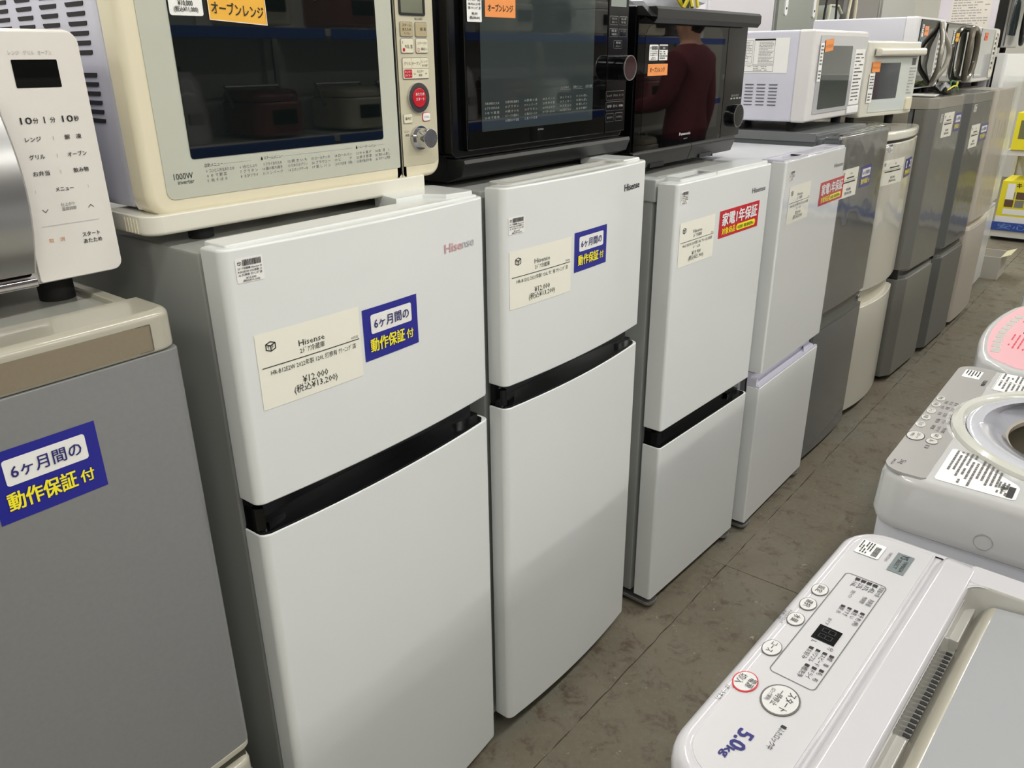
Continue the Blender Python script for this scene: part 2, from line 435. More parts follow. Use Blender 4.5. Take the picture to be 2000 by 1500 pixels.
def barcode_label(root, x, z, w, h, mp, lines, fine=True):
    c = sheet('barcode_label', x, z, x + w, z + h, PAPERW, root, lift(mp, .0006), r=w * .05)
    rd = random.Random(3); rc = []; px = x + w * .24
    while px < x + w * .93:
        bw = w * rd.choice((.012, .02, .03)); rc.append((px, z + h * .68, px + bw, z + h * .92)); px += bw + w * rd.choice((.012, .02))
    dashes(rc, INK, c, lift(mp, .0012), 'barcode')
    if fine:
        it = [(s, x + w * .06, z + h * (.54 - .13 * k), h * .09, w * .86, 'l') for k, s in enumerate(lines[:3])]
        it += [(lines[3], x + w * .5, z + h * .15, h * .085, w * .36, 'c'), (lines[4], x + w * .5, z + h * .04, h * .085, w * .62, 'c')]
        lettering(it, INK, c, lift(mp, .0012), bold=.012)
        tf_logo(x + w * .07, z + h * .72, h * .15, c, lift(mp, .0012))
    else: fine_print(x + w * .08, z + h * .05, x + w * .92, z + h * .62, 5, INK, c, lift(mp, .0012), seed=5)
    return c

# ------------------------------------------------------------------ refrigerators (local: x across the front, y into the cabinet, front face near y = 0)
def front_outline(w, t, bulge, r, cham=0.0, x0=0.0, cd=0.03):
    """plan outline of a door: flat back at y=t, bulged front"""
    o = [(x0, t)]
    if cham:
        o += [(x0, cd + .012), (x0 + .004, cd), (x0 + cham, 0.002), (x0 + cham + .012, 0)]
        o += [(w - cham - .012, 0), (w - cham, 0.002), (w - .004, cd), (w, cd + .012)]
    else:
        n = 12 if bulge else 1
        if bulge:
            pts = [(x0 + r + (w - x0 - 2 * r) * k / n) for k in range(n + 1)]
            cur = [(px, -bulge * (1 - ((px - x0) / (w - x0) * 2 - 1) ** 2)) for px in pts]
        else: cur = [(x0 + r, 0), (w - r, 0)]
        y0 = 0
        for k in range(4): a = R(180 + 90 * k / 4); o.append((x0 + r + r * math.cos(a), r + r * math.sin(a)))
        o += cur
        for k in range(1, 5): a = R(270 + 90 * k / 4); o.append((w - r + r * math.cos(a), r + r * math.sin(a)))
    o.append((w, t))
    return o
def bulge_map(w, b):
    return lambda x, z: (x, -b * (1 - (x / w * 2 - 1) ** 2), z)
def cabinet(root, w, d, t, zt, m, side_trim=True, gap=.004):
    cb = part('cabinet', m, root, box, gap, t + .014, .035, w - gap, d, zt, .004)
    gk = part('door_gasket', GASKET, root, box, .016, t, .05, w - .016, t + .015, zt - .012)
    for x in (.05, w - .05):
        part('foot', RUBBER, root, [(cyl, (x, t + .05, .017, 0.0, .018)), (cyl, (x, t + .05, .008, .016, .04))])
    for x in (.06, w - .06):
        part('rear_foot', RUBBER, root, box, x - .02, d - .06, 0, x + .02, d - .02, .036)
    return cb
def hisense(name, label, x, y, yaw, w, d, zt, z1, z2, zb, t, bulge, body_top, zgap_open=True, rr=.012):
    root = thing(name, label, 'refrigerator', (x, y, 0), yaw, 'white two door refrigerators with a dark handle gap')
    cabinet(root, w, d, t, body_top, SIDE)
    ud = part('freezer_door', WHITE, root, [(prism, (front_outline(w, t, bulge, rr), z1, zt, 'z', .003, .004), dict(seg=3))])
    ld = part('refrigerator_door', WHITE, root, [(prism, (front_outline(w, t, bulge, rr), zb, z2, 'z', .003, .003), dict(seg=3))])
    # black handle scoop between the doors
    ho = front_outline(w - .012, t - .002, bulge, rr, x0=.0015)
    scoop = part('handle_recess', BLACKG, root, [
        (prism, ([(p[0], p[1] + .0015) for p in ho], z2 - .002, z2 + .0035, 'z')),
        (box, (.0015, t - .022, z2, w - .03, t - .002, z1 + .001)),
        (prism, ([(.0015, t - .004), (.0015, rr + .002), (.006, .008), (.012, .006), (.016, t - .024)], z2, z1 - .008, 'z')),
        (prism, ([(w - .03, t - .004), (w - .075, t - .022), (w - .085, .020), (w - .081, .0185), (w - .062, t - .028), (w - .018, t - .028), (w - .018, t - .004)], z2 + .001, z2 + .012, 'z')),
        (prism, ([(.016, t - .022), (.02, t - .03), (.05, .018), (.055, .020), (.04, t - .022)], z2 + .001, z2 + .010, 'z')),
    ])
    return root, ud, ld

# F0: silver refrigerator with champagne grip, cut by the left edge of the frame
w = .49
f0 = thing('refrigerator', 'silver grey refrigerator with champagne coloured top grip, below the white panel microwave', 'refrigerator', (-1.08, 0.0, 0))
part('cabinet', mat('grey_cabinet', (150, 152, 150), .42), f0, box, .004, .075, .035, w - .004, .60, 1.128, .006)
for xa in (.003, w - .02): part('top_rim', CHAMP, f0, box, xa, .085, 1.122, xa + .017, .595, 1.137, .003)
part('top_plate', mat('grey_top_plate', (168, 168, 160), .3, coat=.3), f0, box, .018, .085, 1.122, w - .018, .595, 1.131, .002)
part('door_gasket', GASKET, f0, box, .015, .058, .05, w - .015, .078, 1.12)
capo = front_outline(w, .08, .006, .022)
g = part('top_grip', CHAMP, f0, prism, capo, 1.098, 1.146, 'z', .004, .010, 4)
bg = lambda dy: (lambda x, z: (x, -.006 * (1 - (x / w * 2 - 1) ** 2) - dy, z))
pl = sheet('metal_inlay', .02, 1.102, w - .032, 1.133, CHAMPM, g, bg(.0006), nx=12)
outline_rect(.02, 1.102, w - .032, 1.133, .0008, .002, INKG, g, bg(.0012), 'inlay_edge')
lettering([('AW', .262, 1.1045, .0078, None, 'l')], INKG, g, bg(.0015))
ud = part('refrigerator_door', SILVERD, f0, prism, front_outline(w, .06, .006, .012), .490, 1.0975, 'z', .002, .002, 2)
part('door_foot_trim', CHAMP, f0, prism, [(p[0] * .998 + .0005, p[1] - .001) for p in front_outline(w, .06, .006, .014)], .482, .4915, 'z', .001, .002, 2)
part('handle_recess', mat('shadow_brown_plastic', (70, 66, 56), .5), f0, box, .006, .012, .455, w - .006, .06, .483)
part('lower_grip', CHAMP, f0, prism, front_outline(w, .06, .006, .02), .425, .458, 'z', .004, .010, 4)
part('vegetable_door', SILVERD, f0, prism, front_outline(w, .06, .006, .012), .04, .4255, 'z', .002, .002, 2)
for x in (.06, w - .06): part('foot', RUBBER, f0, cyl, x, .12, .018, 0, .037)
mpF = bg(0)
blue_sticker(f0, .266, .966, .110, .079, mpF)

# F1
w = .49; t = .041
f1, ud1, ld1 = hisense('refrigerator', 'white two door refrigerator with faded pink lettering, under the cream oven', -.522, .002, .0215, w, .56, 1.197, .845, .798, .035, t, .013, 1.186)
mp1 = bulge_map(w, .013)
price_card(f1, .028, .980, .165, .104, mp1, 'Hisense', '2ﾄﾞｱ冷蔵庫', 'HR-B12E2W 2022年製 120L 打痕有 ｸﾘｰﾆﾝｸﾞ済', '¥12,000', '(税込¥13,200)')
blue_sticker(f1, .199, .998, .110, .078, mp1)
barcode_label(f1, .017, 1.153, .037, .031, mp1, ('2ﾄﾞｱ冷蔵庫 Hisense H', 'R-B12E2W 2022年製 12', '0L 打痕有 ｸﾘｰﾆﾝｸﾞ済', '¥12,000', '(税込¥13,200)'))
lettering([('Hise', .380, 1.1235, .0145, .043, 'l')], INKP, f1, lift(mp1, .0008), name='brand_lettering', bold=.02, res=2)
lettering([('nse', .425, 1.1235, .0145, .031, 'l')], mat('faded_grey_ink', (186, 186, 190), .5), f1, lift(mp1, .0008), name='faded_brand_lettering', bold=.02, res=2)
part('hinge_cover', WHITE, f1, [(prism, ([(.365, .125), (.345, .055), (.40, .052), (.418, .018), (.462, .010), (.478, .016), (.482, .105), (.45, .125)], 1.186, 1.207, 'z', 0, .003), dict(seg=2))])
part('top_trim', WHITE, f1, [(prism, (rrect(.012, .006, w - .01, t + .012, .004), 1.19, 1.2005, 'z', 0, .003))])

# F2
w = .48; t = .039
f2, ud2, ld2 = hisense('refrigerator', 'white two door refrigerator with black maker lettering, under the large black oven', 0, 0, .0113, w, .56, 1.206, .848, .805, .055, t, .014, 1.196)
mp2 = bulge_map(w, .014)
price_card(f2, .013, .993, .170, .104, mp2, 'Hisense', '2ﾄﾞｱ冷蔵庫', 'HR-B1202 2021年製 120L ｻﾋﾞ有 ｸﾘｰﾆﾝｸﾞ済', '¥12,000', '(税込¥13,200)', '70298')
blue_sticker(f2, .194, 1.025, .113, .076, mp2)
barcode_label(f2, .012, 1.126, .039, .030, mp2, ('2ﾄﾞｱ冷蔵庫 Hisense H', 'R-B1202 2021年製 12', '0L ｻﾋﾞ有 ｸﾘｰﾆﾝｸﾞ済', '¥12,000', '(税込¥13,200)'))
lettering([('Hisense', .374, 1.155, .0142, .068, 'l')], INK, f2, lift(mp2, .0008), name='brand_lettering', bold=.015, res=2)
# grip trough along the top edge of the upper door
part('top_grip_trough', mat('trough_white', (196, 196, 190), .4), f2, [(frame, (rrect(.03, .012, w - .05, t + .022, .012, 3), rrect(.05, .020, w - .085, t + .014, .008, 3), 1.196, 1.2085))])
part('hinge_cover', WHITE, f2, box, w - .075, .012, 1.196, w - .01, .12, 1.212, .004)
part('grip_print', INKL, f2, [(box, (.345 + k * .009, .056, 1.2089, .350 + k * .009, .0625, 1.2095)) for k in range(4)])

# F3
w = .48; t = .05
f3, _, _ = hisense('refrigerator', 'white two door refrigerator with red sticker and black handle gap, under the smaller black oven', .578, -.017, -.0375, w, .56, 1.145, .543, .497, .034, t, .0, 1.138, rr=.008)
mp3 = xz(0)
price_card(f3, .022, .953, .165, .103, mp3, 'Hisense', '2ﾄﾞｱ冷蔵庫', 'HR-D13E2W 2023年製 134L ｱｳﾄﾚｯﾄ品 未使用', '¥19,900', '(税込¥21,900)', '70215', spec2='ｷｽﾞ・ﾍｺﾐ有')
red_sticker(f3, .210, .990, .215, .067, mp3)
barcode_label(f3, .016, 1.098, .034, .030, mp3, ('2ﾄﾞｱ冷蔵庫 Hisense H', 'R-D13E2W 2023年製 13', '4L ｱｳﾄﾚｯﾄ品 未使用', '¥19,900', '(税込¥21,900)'))
lettering([('Hisense', .375, 1.080, .0135, .076, 'l')], INKG, f3, lift(mp3, .0008), name='brand_lettering', bold=.012, res=2)
part('door_top_cap', WHITE, f3, [(frame, (rrect(.04, .014, w - .004, t + .03, .006, 3), rrect(.06, .026, .20, t + .018, .006, 3), 1.140, 1.151))])
part('top_step', WHITE, f3, [(box, (.20, .010, 1.140, w - .006, t + .03, 1.152, .003))])
part('hinge_cover', mat('hinge_grey_white', (178, 180, 178), .4), f3, box, .0, t + .006, 1.10, .045, t + .075, 1.15, .004)
for xa, xb in ((-.002, .05), (w - .05, w - .004)): part('foot_bracket', STEEL, f3, prism, rrect(xa, -.003, xb, t + .10, [.02, .02, .002, .002], 5), .014, .023, 'z', .001, .002)

# F4: white with white grip between the doors, wrapped in film
w = .484; t = .04
f4 = thing('refrigerator', 'white two door refrigerator with pale grip gap and red warranty sticker, wrapped in clear film', 'refrigerator', (1.107, -.053, 0), 0)
cabinet(f4, w, .56, t + .012, 1.137, SIDEW)
part('freezer_door', WHITE2, f4, prism, front_outline(w, t, 0, .005), .540, 1.142, 'z', .002, .003)
part('refrigerator_door', WHITE2, f4, prism, front_outline(w, t, 0, .005), .031, .494, 'z', .002, .003)
part('handle_recess', mat('lilac_plastic', (204, 202, 216), .3, coat=.4), f4, [(box, (.002, .002, .492, w - .002, .010, .498)), (box, (.002, t - .01, .492, w - .002, t + .002, .538)), (box, (.001, t - .028, .492, .014, t, .520)), (prism, (rrect(.02, .008, w - .02, t - .01, .004), .492, .4965, 'z')), (prism, ([(w - .10, .012), (w - .02, .010), (w - .006, t - .004), (w - .05, t - .008)], .4965, .503, 'z'))])
mp4 = xz(0)
price_card(f4, .048, .969, .160, .104, mp4, 'Hisense', '2ﾄﾞｱ冷蔵庫', 'HR-D15E 2023年製 150L ｱｳﾄﾚｯﾄ品 未使用', '¥24,900', '(税込¥27,390)', '70221', spec2='ｷｽﾞ・ﾍｺﾐ有')
red_sticker(f4, .292, .986, .212, .069, mp4)
barcode_label(f4, .034, 1.090, .036, .027, mp4, ('2ﾄﾞｱ冷蔵庫 Hisense', 'HR-D15E 2023年製', '150L 未使用', '¥24,900', '(税込¥27,390)'))
lettering([('Hisense', .392, 1.089, .0125, .080, 'l')], INKG, f4, lift(mp4, .0008), name='brand_lettering', bold=.006, res=2)
part('door_top_cap', mat('lilac_white', (214, 213, 224), .3, coat=.4), f4, [(frame, (rrect(.006, .006, w - .006, t + .03, .004, 3), rrect(.022, .022, .17, t + .02, .006, 3), 1.139, 1.146))])
part('top_bridge', MATS['lilac_white'], f4, box, .008, .012, 1.125, w - .008, t + .04, 1.1388)
part('top_step', MATS['lilac_white'], f4, [(box, (.17, .004, 1.139, w - .004, t + .03, 1.1475, .002))])
for xa, xb in ((-.002, .06), (w - .05, w - .008)): part('foot_bracket', STEEL, f4, prism, rrect(xa, -.003, xb, t + .10, [.02, .02, .002, .002], 5), .012, .021, 'z', .001, .002)

def film_mat():
    m = bpy.data.materials.new('clear_film'); m.use_nodes = True; nt = m.node_tree; nt.nodes.clear(); L = nt.links.new
    o = nt.nodes.new('ShaderNodeOutputMaterial'); mx = nt.nodes.new('ShaderNodeMixShader'); tr = nt.nodes.new('ShaderNodeBsdfTransparent'); gl = nt.nodes.new('ShaderNodeBsdfGlossy')
    gl.inputs['Roughness'].default_value = .08; tr.inputs[0].default_value = (.99, .99, .99, 1)
    lw = nt.nodes.new('ShaderNodeLayerWeight'); lw.inputs[0].default_value = .35
    mr = nt.nodes.new('ShaderNodeMapRange'); mr.inputs[3].default_value = .03; mr.inputs[4].default_value = .22; L(lw.outputs['Fresnel'], mr.inputs[0]); L(mr.outputs[0], mx.inputs[0])
    L(tr.outputs[0], mx.inputs[1]); L(gl.outputs[0], mx.inputs[2]); L(mx.outputs[0], o.inputs[0])
    return m
FILM = film_mat()
def film(root, x0, x1, z0, z1, yb=-.002, amp=.004, seed=0, fold=.05, bulge=(0, 1), nx=26, nz=22):
    rd = random.Random(seed); from mathutils import noise
    bm = B(); G = []
    rows = [(z1 - (z1 - z0) * k / nz, 0) for k in range(nz + 1)]
    rows = [(z1 + .003, fold * (1 - k / 4)) for k in range(4)] + rows
    for z, dy in rows:
        r_ = []
        for i in range(nx + 1):
            x = x0 + (x1 - x0) * i / nx
            fade = min(1, max(0.12, (z - z0) / (z1 - z0)))
            n = noise.noise(Vector((x * 16 + seed, z * 26, seed * 3.1))) * .7 + noise.noise(Vector((x * 45, z * 60, seed))) * .3
            a = amp * fade * (abs(n) + .1)
            if dy > 0: p = (x, yb + dy, z + a * .8)
            else: p = (x, yb - a - bulge[0] * (1 - (x / bulge[1] * 2 - 1) ** 2), z + (n * .003 if z > z1 - .001 else 0))
            r_.append(bm.verts.new(p))
        G.append(r_)
    for a, b in zip(G, G[1:]):
        for i in range(nx): bm.faces.new((a[i], a[i + 1], b[i + 1], b[i]))
    return obj('protective_film', bm, FILM, root, smooth=60, recalc=False)
film(f4, .001, .483, .545, 1.144, amp=.0035, seed=2)

# F5: dark grey refrigerator
w = .487; t = .05
f5 = thing('refrigerator', 'dark grey refrigerator with glossy film, under the white oven whose side carries a printed sheet', 'refrigerator', (1.594, -.032, 0), -.017)
cabinet(f5, w, .60, t + .012, 1.170, GREYD2)
part('top_slab', mat('grey_top', (110, 113, 114), .35), f5, [(box, (.0, t + .03, 1.148, w, .6, 1.176, .003))])
part('freezer_door', GREYD, f5, prism, front_outline(w, t, .006, .008), .586, 1.172, 'z', .002, .014, 3)
part('refrigerator_door', GREYD, f5, prism, front_outline(w, t, .006, .008), .032, .527, 'z', .002, .003, 2)
part('handle_recess', mat('dark_olive_plastic', (80, 80, 74), .3), f5, [(box, (.002, .012, .525, w - .002, t, .588)), (prism, (front_outline(w, .014, .006, .006), .527, .531, 'z', .001, .001))])
part('chrome_clip', CHROME, f5, box, w - .03, .004, .548, w - .008, .014, .560, .002)
mp5 = bulge_map(w, .006)
price_card(f5, .050, .972, .145, .092, mp5, 'ﾊｲｱｰﾙ', '2ﾄﾞｱ冷蔵庫', '2021年製 ｸﾘｰﾆﾝｸﾞ済', '¥14,800', '(税込¥16,280)', fine=False)
blue_sticker(f5, .222, .988, .112, .070, mp5)
film(f5, .004, w - .004, .59, 1.176, yb=-.001, amp=.010, seed=5, bulge=(.006, w))
# F6: cream, strongly curved doors with round top cap
w = .497; t = .06
f6 = thing('refrigerator', 'cream refrigerator with curved doors and rounded lid top, beside the dark grey one', 'refrigerator', (2.135, -.012, 0), .01)
cabinet(f6, w, .56, t + .012, 1.125, mat('cream_cabinet', (196, 192, 178), .45))
CRM = mat('cream_enamel', (206, 203, 190), .3, coat=.4)
part('freezer_door', CRM, f6, prism, front_outline(w, t, .03, .02), .549, 1.100, 'z', .004, .004, 3)
part('refrigerator_door', CRM, f6, prism, front_outline(w, t, .03, .02), .035, .482, 'z', .004, .004, 3)
part('top_cap', mat('cream_gloss', (216, 213, 200), .2, coat=.7), f6, [(prism, (front_outline(w, .56, .034, .02), 1.110, 1.143, 'z', .006, .012), dict(seg=3)), (prism, (rrect(.05, .10, w - .05, .5, .10, 8), 1.143, 1.149, 'z', 0, .004))])
part('cap_gap', BLACK, f6, prism, [(p[0], p[1] + .006) for p in front_outline(w, t + .02, .03, .02)], 1.099, 1.111, 'z')
part('handle_recess', mat('cream_recess', (190, 184, 166), .35), f6, [(prism, ([(p[0], p[1] + .022) for p in front_outline(w, t - .02, .03, .02)], .480, .551, 'z'))])
mp6 = bulge_map(w, .03)
price_card(f6, .020, .950, .20, .092, mp6, '日立', '2ﾄﾞｱ冷蔵庫', '2020年製', '¥12,800', '(税込¥14,080)', fine=False)
blue_sticker(f6, .245, .958, .115, .072, mp6)
barcode_label(f6, .03, 1.068, .05, .033, mp6, None, fine=False)
film(f6, .02, w - .02, .555, 1.096, yb=-.001, amp=.005, seed=8, fold=.001, bulge=(.03, w))
# F7, F8: greige refrigerators with bevelled door sides
GRG = mat('greige_steel', (122, 122, 116), .38, metal=.3, coat=.25, coat_rough=.2)
GRGS = mat('greige_cabinet', (150, 146, 134), .42)
def bevelled(label, x, y, yaw, w, zt, z1, z2, zb, m, mc, seed, capm):
    t = .075
    f = thing('refrigerator', label, 'refrigerator', (x, y, 0), yaw)
    cabinet(f, w, .60, t + .01, zt - .006, mc, gap=.002)
    part('freezer_door', m, f, prism, front_outline(w, t, 0, .01, cham=.05, cd=.028), z1, zt - .045, 'z', .003, .002, 2)
    part('top_band', capm, f, prism, front_outline(w, t + .1, 0, .01, cham=.05, cd=.028), zt - .044, zt, 'z', .001, .004, 2)
    part('refrigerator_door', m, f, prism, front_outline(w, t, 0, .01, cham=.05, cd=.028), zb, z2, 'z', .003, .003, 2)
    part('handle_recess', BLACK, f, box, .004, .03, z2 - .002, w - .004, t, z1 + .002)
    part('curved_grip', mat('smoked_grip', (92, 93, 90), .15, coat=.8), f, [(prism, ([(.01, .034), (.05, .008), (w - .05, .008), (w - .01, .034), (w - .03, .045), (.03, .045)], z2 - .001, z2 + .016, 'z', .001, .004)), (prism, ([(.004, .032), (.05, .003), (w - .05, .003), (w - .004, .032), (w - .02, .036), (.02, .036)], z1 - .006, z1 + .001, 'z', .002, 0))])
    film(f, .055, w - .055, .56, zt + .004, yb=-.002, amp=.012, seed=seed, fold=.08)
    return f
f7 = bevelled('greige refrigerator with broad pale side facets and blue sticker, next to the cream curved one', 2.664, -.048, -.045, .475, 1.240, .530, .487, .028, GRG, GRGS, 11, mat('greige_band', (150, 146, 136), .3, coat=.5))
price_card(f7, .150, 1.075, .150, .100, mp3, '三菱', '2ﾄﾞｱ冷蔵庫', '2021年製', '¥16,800', '(税込¥18,480)', fine=False)
blue_sticker(f7, .325, 1.088, .095, .078, mp3)
barcode_label(f7, .105, 1.140, .028, .032, mp3, None, fine=False)
f8 = bevelled('dark greige refrigerator with crinkled film, between the greige and the beige ones', 3.175, -.075, -.03, .50, 1.238, .540, .487, .026, mat('dark_greige_steel', (106, 108, 106), .38, metal=.35, coat=.25, coat_rough=.2), GRGS, 13, mat('dark_greige_band', (128, 128, 122), .3, coat=.5))
price_card(f8, .120, .992, .165, .104, mp3, '三菱', '2ﾄﾞｱ冷蔵庫', '2020年製', '¥16,800', '(税込¥18,480)', fine=False)
blue_sticker(f8, .305, 1.010, .150, .080, mp3)
barcode_label(f8, .095, 1.156, .05, .032, mp3, None, fine=False)
# F9 beige, F10 tall white
def plain(label, x, y, yaw, w, zt, z1, z2, zb, m, mc, grip, d=.60, r=.02):
    t = .05
    f = thing('refrigerator', label, 'refrigerator', (x, y, 0), yaw)
    cabinet(f, w, d, t + .012, zt - .004, mc)
    part('freezer_door', m, f, prism, front_outline(w, t, .008, r), z1, zt, 'z', .003, .005, 2)
    part('refrigerator_door', m, f, prism, front_outline(w, t, .008, r), zb, z2, 'z', .003, .003, 2)
    part('grip_rail', grip, f, [(prism, (front_outline(w - .004, t, .006, r, x0=.004), z2 - .001, z2 + (z1 - z2) * .35, 'z', .001, .003)), (box, (.006, .03, z2, w - .006, t, z1))])
    return f
BEI = mat('beige_enamel', (186, 178, 166), .42, coat=.15, coat_rough=.3)
f9 = plain('pale beige refrigerator with red warranty sticker, beside the tall white one', 3.728, -.083, -.007, .493, 1.236, .583, .538, .029, BEI, mat('beige_cabinet', (190, 184, 174), .45), mat('ivory_grip', (222, 214, 196), .25, coat=.5))
price_card(f9, .018, 1.078, .115, .100, mp3, 'AQUA', '2ﾄﾞｱ冷蔵庫', '2023年製', '¥22,800', '(税込¥25,080)', fine=False)
red_sticker(f9, .172, 1.103, .225, .071, mp3)
film(f9, .0, .48, .60, 1.238, yb=-.009, amp=.008, seed=21)
f10 = plain('tall white refrigerator standing at the far end of the row', 4.25, -.012, 0, .70, 1.402, .545, .50, .03, WHITE2, SIDEW, mat('lilac_grip', (200, 202, 220), .25, coat=.5), d=.66)
part('side_seam', INKL, f10, box, -.0005, .06, .1, .002, .066, 1.39)
price_card(f10, .30, 1.165, .15, .10, xz(-.006), 'シャープ', '3ﾄﾞｱ冷蔵庫', '2022年製', '¥38,000', '(税込¥41,800)', fine=False)

# ------------------------------------------------------------------ microwave ovens (world-aligned local frames: x along the front, y = 0 front plane, z = 0 underside of the body)
def slots(root, pts, ax, side, m, name='vent_slot', wdt=.034, h=.0052):
    """pressed louvre slots in a side wall: side = x of the wall plane, each slot its own part sharing one mesh"""
    base = None
    for (a, z) in pts:
        if base is None:
            bm = B(); o = rrect(-wdt / 2, -h / 2, wdt / 2, h / 2, [h * .75, h * .75, .0005, .0005], 3)
            prism(bm, o, -.0008, .0004, ax)
            base = obj(name, bm, m, root); c = base
        else:
            c = base.copy(); COL.objects.link(c); c.parent = root
        c.location = (side, a, z) if ax == 'x' else (a, side, z)
SLOTD = mat('slot_shadow_black', (30, 28, 30), .8)
LIPW = mat('slot_lip_white', (214, 212, 222), .45)

# M0 white oven with a touch panel, left edge
m0 = thing('microwave_oven', 'white oven with tall touch panel and silver grip, on the silver grey refrigerator', 'microwave', (-1.075, .14, 1.131))
WP = mat('panel_warm_white', (224, 220, 214), .25, coat=.5)
part('casing', LILAC, m0, box, .004, .03, .037, .498, .42, .300, .006)
part('front_frame', WP, m0, [(prism, (rrect(.0, .034, .502, .308, .014, 5), .004, .034, 'y', .003, 0))])
part('control_panel', WP, m0, [(prism, (rrect(.403, .0365, .4995, .3055, [.003, .011, .012, .003], 5), -.0015, .006, 'y', .0012, 0))])
part('oven_door', GLASSB, m0, [(prism, (rrect(.006, .046, .396, .302, .004), -.001, .006, 'y', .001, 0))])
part('door_sill', CHROME, m0, box, .01, -.004, .034, .400, .006, .044, .002)
hb = B()
hs = [(.377 + .0, -.012 - .030 * math.sin(PI * k / 12), .052 + .19 * k / 12) for k in range(13)]
for a in (0,):
    vs = []
    for (hx, hy, hz) in hs:
        vs.append([hb.verts.new(p) for p in ((hx - .022, hy, hz), (hx + .018, hy, hz), (hx + .021, hy + .004, hz), (hx + .018, hy + .012, hz), (hx - .022, hy + .012, hz))])
    for a_, b_ in zip(vs, vs[1:]):
        for i in range(5): j = (i + 1) % 5; hb.faces.new((a_[i], a_[j], b_[j], b_[i]))
    hb.faces.new(vs[0]); hb.faces.new(vs[-1])
obj('grip', hb, STEEL, m0)
for x in (.06, .44):
    for y in (.062, .36): part('foot', RUBBER, m0, [(cyl, (x, y, .0205, 0, .03), dict(b=.002)), (cyl, (x, y, .014, .028, .04))])
W0 = lambda x: x + 1.075
pm = lambda x, z: (x + 1.075, -.0020, z - 1.131)
sheet('display', -.650, 1.3795, -.603, 1.408, GLASSB, m0, pm, r=.0012)
pm2 = lambda x, z: (x + 1.075, -.0022, z - 1.131)
lettering([('レンジ', -.651, 1.4125, .0045, .011, 'l'), ('グリル', -.636, 1.4125, .0045, .011, 'l'), ('オーブン', -.621, 1.4125, .0045, .014, 'l')], INKL, m0, pm2, name='mode_lettering')
lettering([('10', -.6545, 1.3425, .0072, .0118, 'l'), ('分', -.6415, 1.3425, .0055, .0055, 'l'), ('1', -.6300, 1.3425, .0072, None, 'l'), ('分', -.6235, 1.3425, .0055, .0055, 'l'), ('10', -.6105, 1.3425, .0072, .0118, 'l'), ('秒', -.5975, 1.3425, .0055, .0055, 'l'),
           ('レンジ', -.654, 1.3235, .005, .0165, 'l'), ('解　凍', -.612, 1.3235, .005, .0185, 'l'), ('グリル', -.654, 1.3045, .005, .0165, 'l'), ('オーブン', -.6125, 1.3045, .005, .021, 'l'),
           ('お弁当', -.654, 1.2865, .005, .0175, 'l'), ('飲み物', -.610, 1.2865, .005, .0170, 'l'), ('メニュー', -.634, 1.2675, .005, .020, 'l'),
           ('スタート', -.6155, 1.2125, .0052, .0205, 'l'), ('あたため', -.6155, 1.2045, .0052, .0215, 'l')], INK, m0, pm2, bold=.012, res=2)
lettering([('仕上がり', -.632, 1.2505, .0038, .0155, 'l'), ('温度調節', -.632, 1.2455, .0038, .0165, 'l')], INKG, m0, pm2, name='small_lettering')
lettering([('取　消', -.6535, 1.2115, .0045, .0175, 'l')], INKO, m0, pm2, name='orange_lettering')
dashes([(-.6575, 1.2305, -.5925, 1.2309)] + [(-.6245, z, -.6240, z + .004) for z in (1.3240, 1.3050, 1.2870)] + [(-.656, 1.268, -.6556, 1.272), (-.5975, 1.268, -.5971, 1.272)], INKL, m0, pm2, 'rule')
def chevron(x, z, s, up, root, mp):
    d = 1 if up else -1
    bm = B()
    for sx in (-1, 1):
        bm.faces.new([bm.verts.new(mp(*p)) for p in ((x, z + d * s * .5), (x, z + d * (s * .5 - .0009)), (x + sx * s, z - d * (s * .5 + .0009)), (x + sx * s, z - d * s * .5))])
    obj('chevron_mark', bm, INK, root, smooth=0, recalc=False)
chevron(-.650, 1.2475, .0032, False, m0, pm2); chevron(-.5990, 1.2475, .0032, True, m0, pm2)

# M1 cream steam oven on a drip tray
m1 = thing('microwave_oven', 'cream oven with wide grey framed window, red start button and chrome dial', 'microwave', (-.552, .115, 1.187))
Q = lambda x, z: (x + .552, z - 1.187)   # world x,z on the front plane -> local
part('casing', LILAC, m1, box, .017, .052, .043, .515, .43, .385, .010)
part('casing_band', CREAMW, m1, box, .0155, .03, .0415, .5165, .052, .3865, .010)
fx0, fx1, fz0, fz1 = .012, .527, .036, .39
part('door_frame', CREAM, m1, [(prism, (rrect(fx0, fz0, .4375, fz1, [.028, .001, .001, .028], 6), -.0, .035, 'y', .010, 0), dict(seg=4))])
part('panel_frame', CREAM, m1, [(prism, (rrect(.4390, fz0, fx1, fz1, [.001, .024, .024, .001], 6), -.0, .035, 'y', .008, 0), dict(seg=4))])
part('door_panel', PALEG, m1, [(prism, (rrect(.037, .0565, .4335, .385, [.010, .002, .002, .010], 4), -.0012, .004, 'y', .0006, 0))])
part('window', GLASS, m1, [(prism, (rrect(.076, .103, .4005, .368, .004, 3), -.0022, .002, 'y', .0004, 0))])
part('control_panel', BEIGEP, m1, [(prism, (rrect(.4415, .0565, .5215, .385, [.002, .012, .012, .002], 4), -.0012, .004, 'y', .0006, 0))])
part('seam', BLACK, m1, box, .4374, .001, .044, .4392, .03, .386)
mq = lambda y: (lambda x, z: (x + .552, y, z - 1.187))
pf = mq(-.0016)
lettering([('1000W', -.503, 1.2675, .0078, .026, 'l'), ('inverter', -.4985, 1.2615, .0055, .022, 'l')], INK, m1, pf, name='power_lettering', res=2)
rows = [(-.458, ['自動メニュー'], 1.278), (-.367, ['スチームメニュー'], 1.2785), (-.207, ['ヘルシースチームメニュー'], 1.279)]
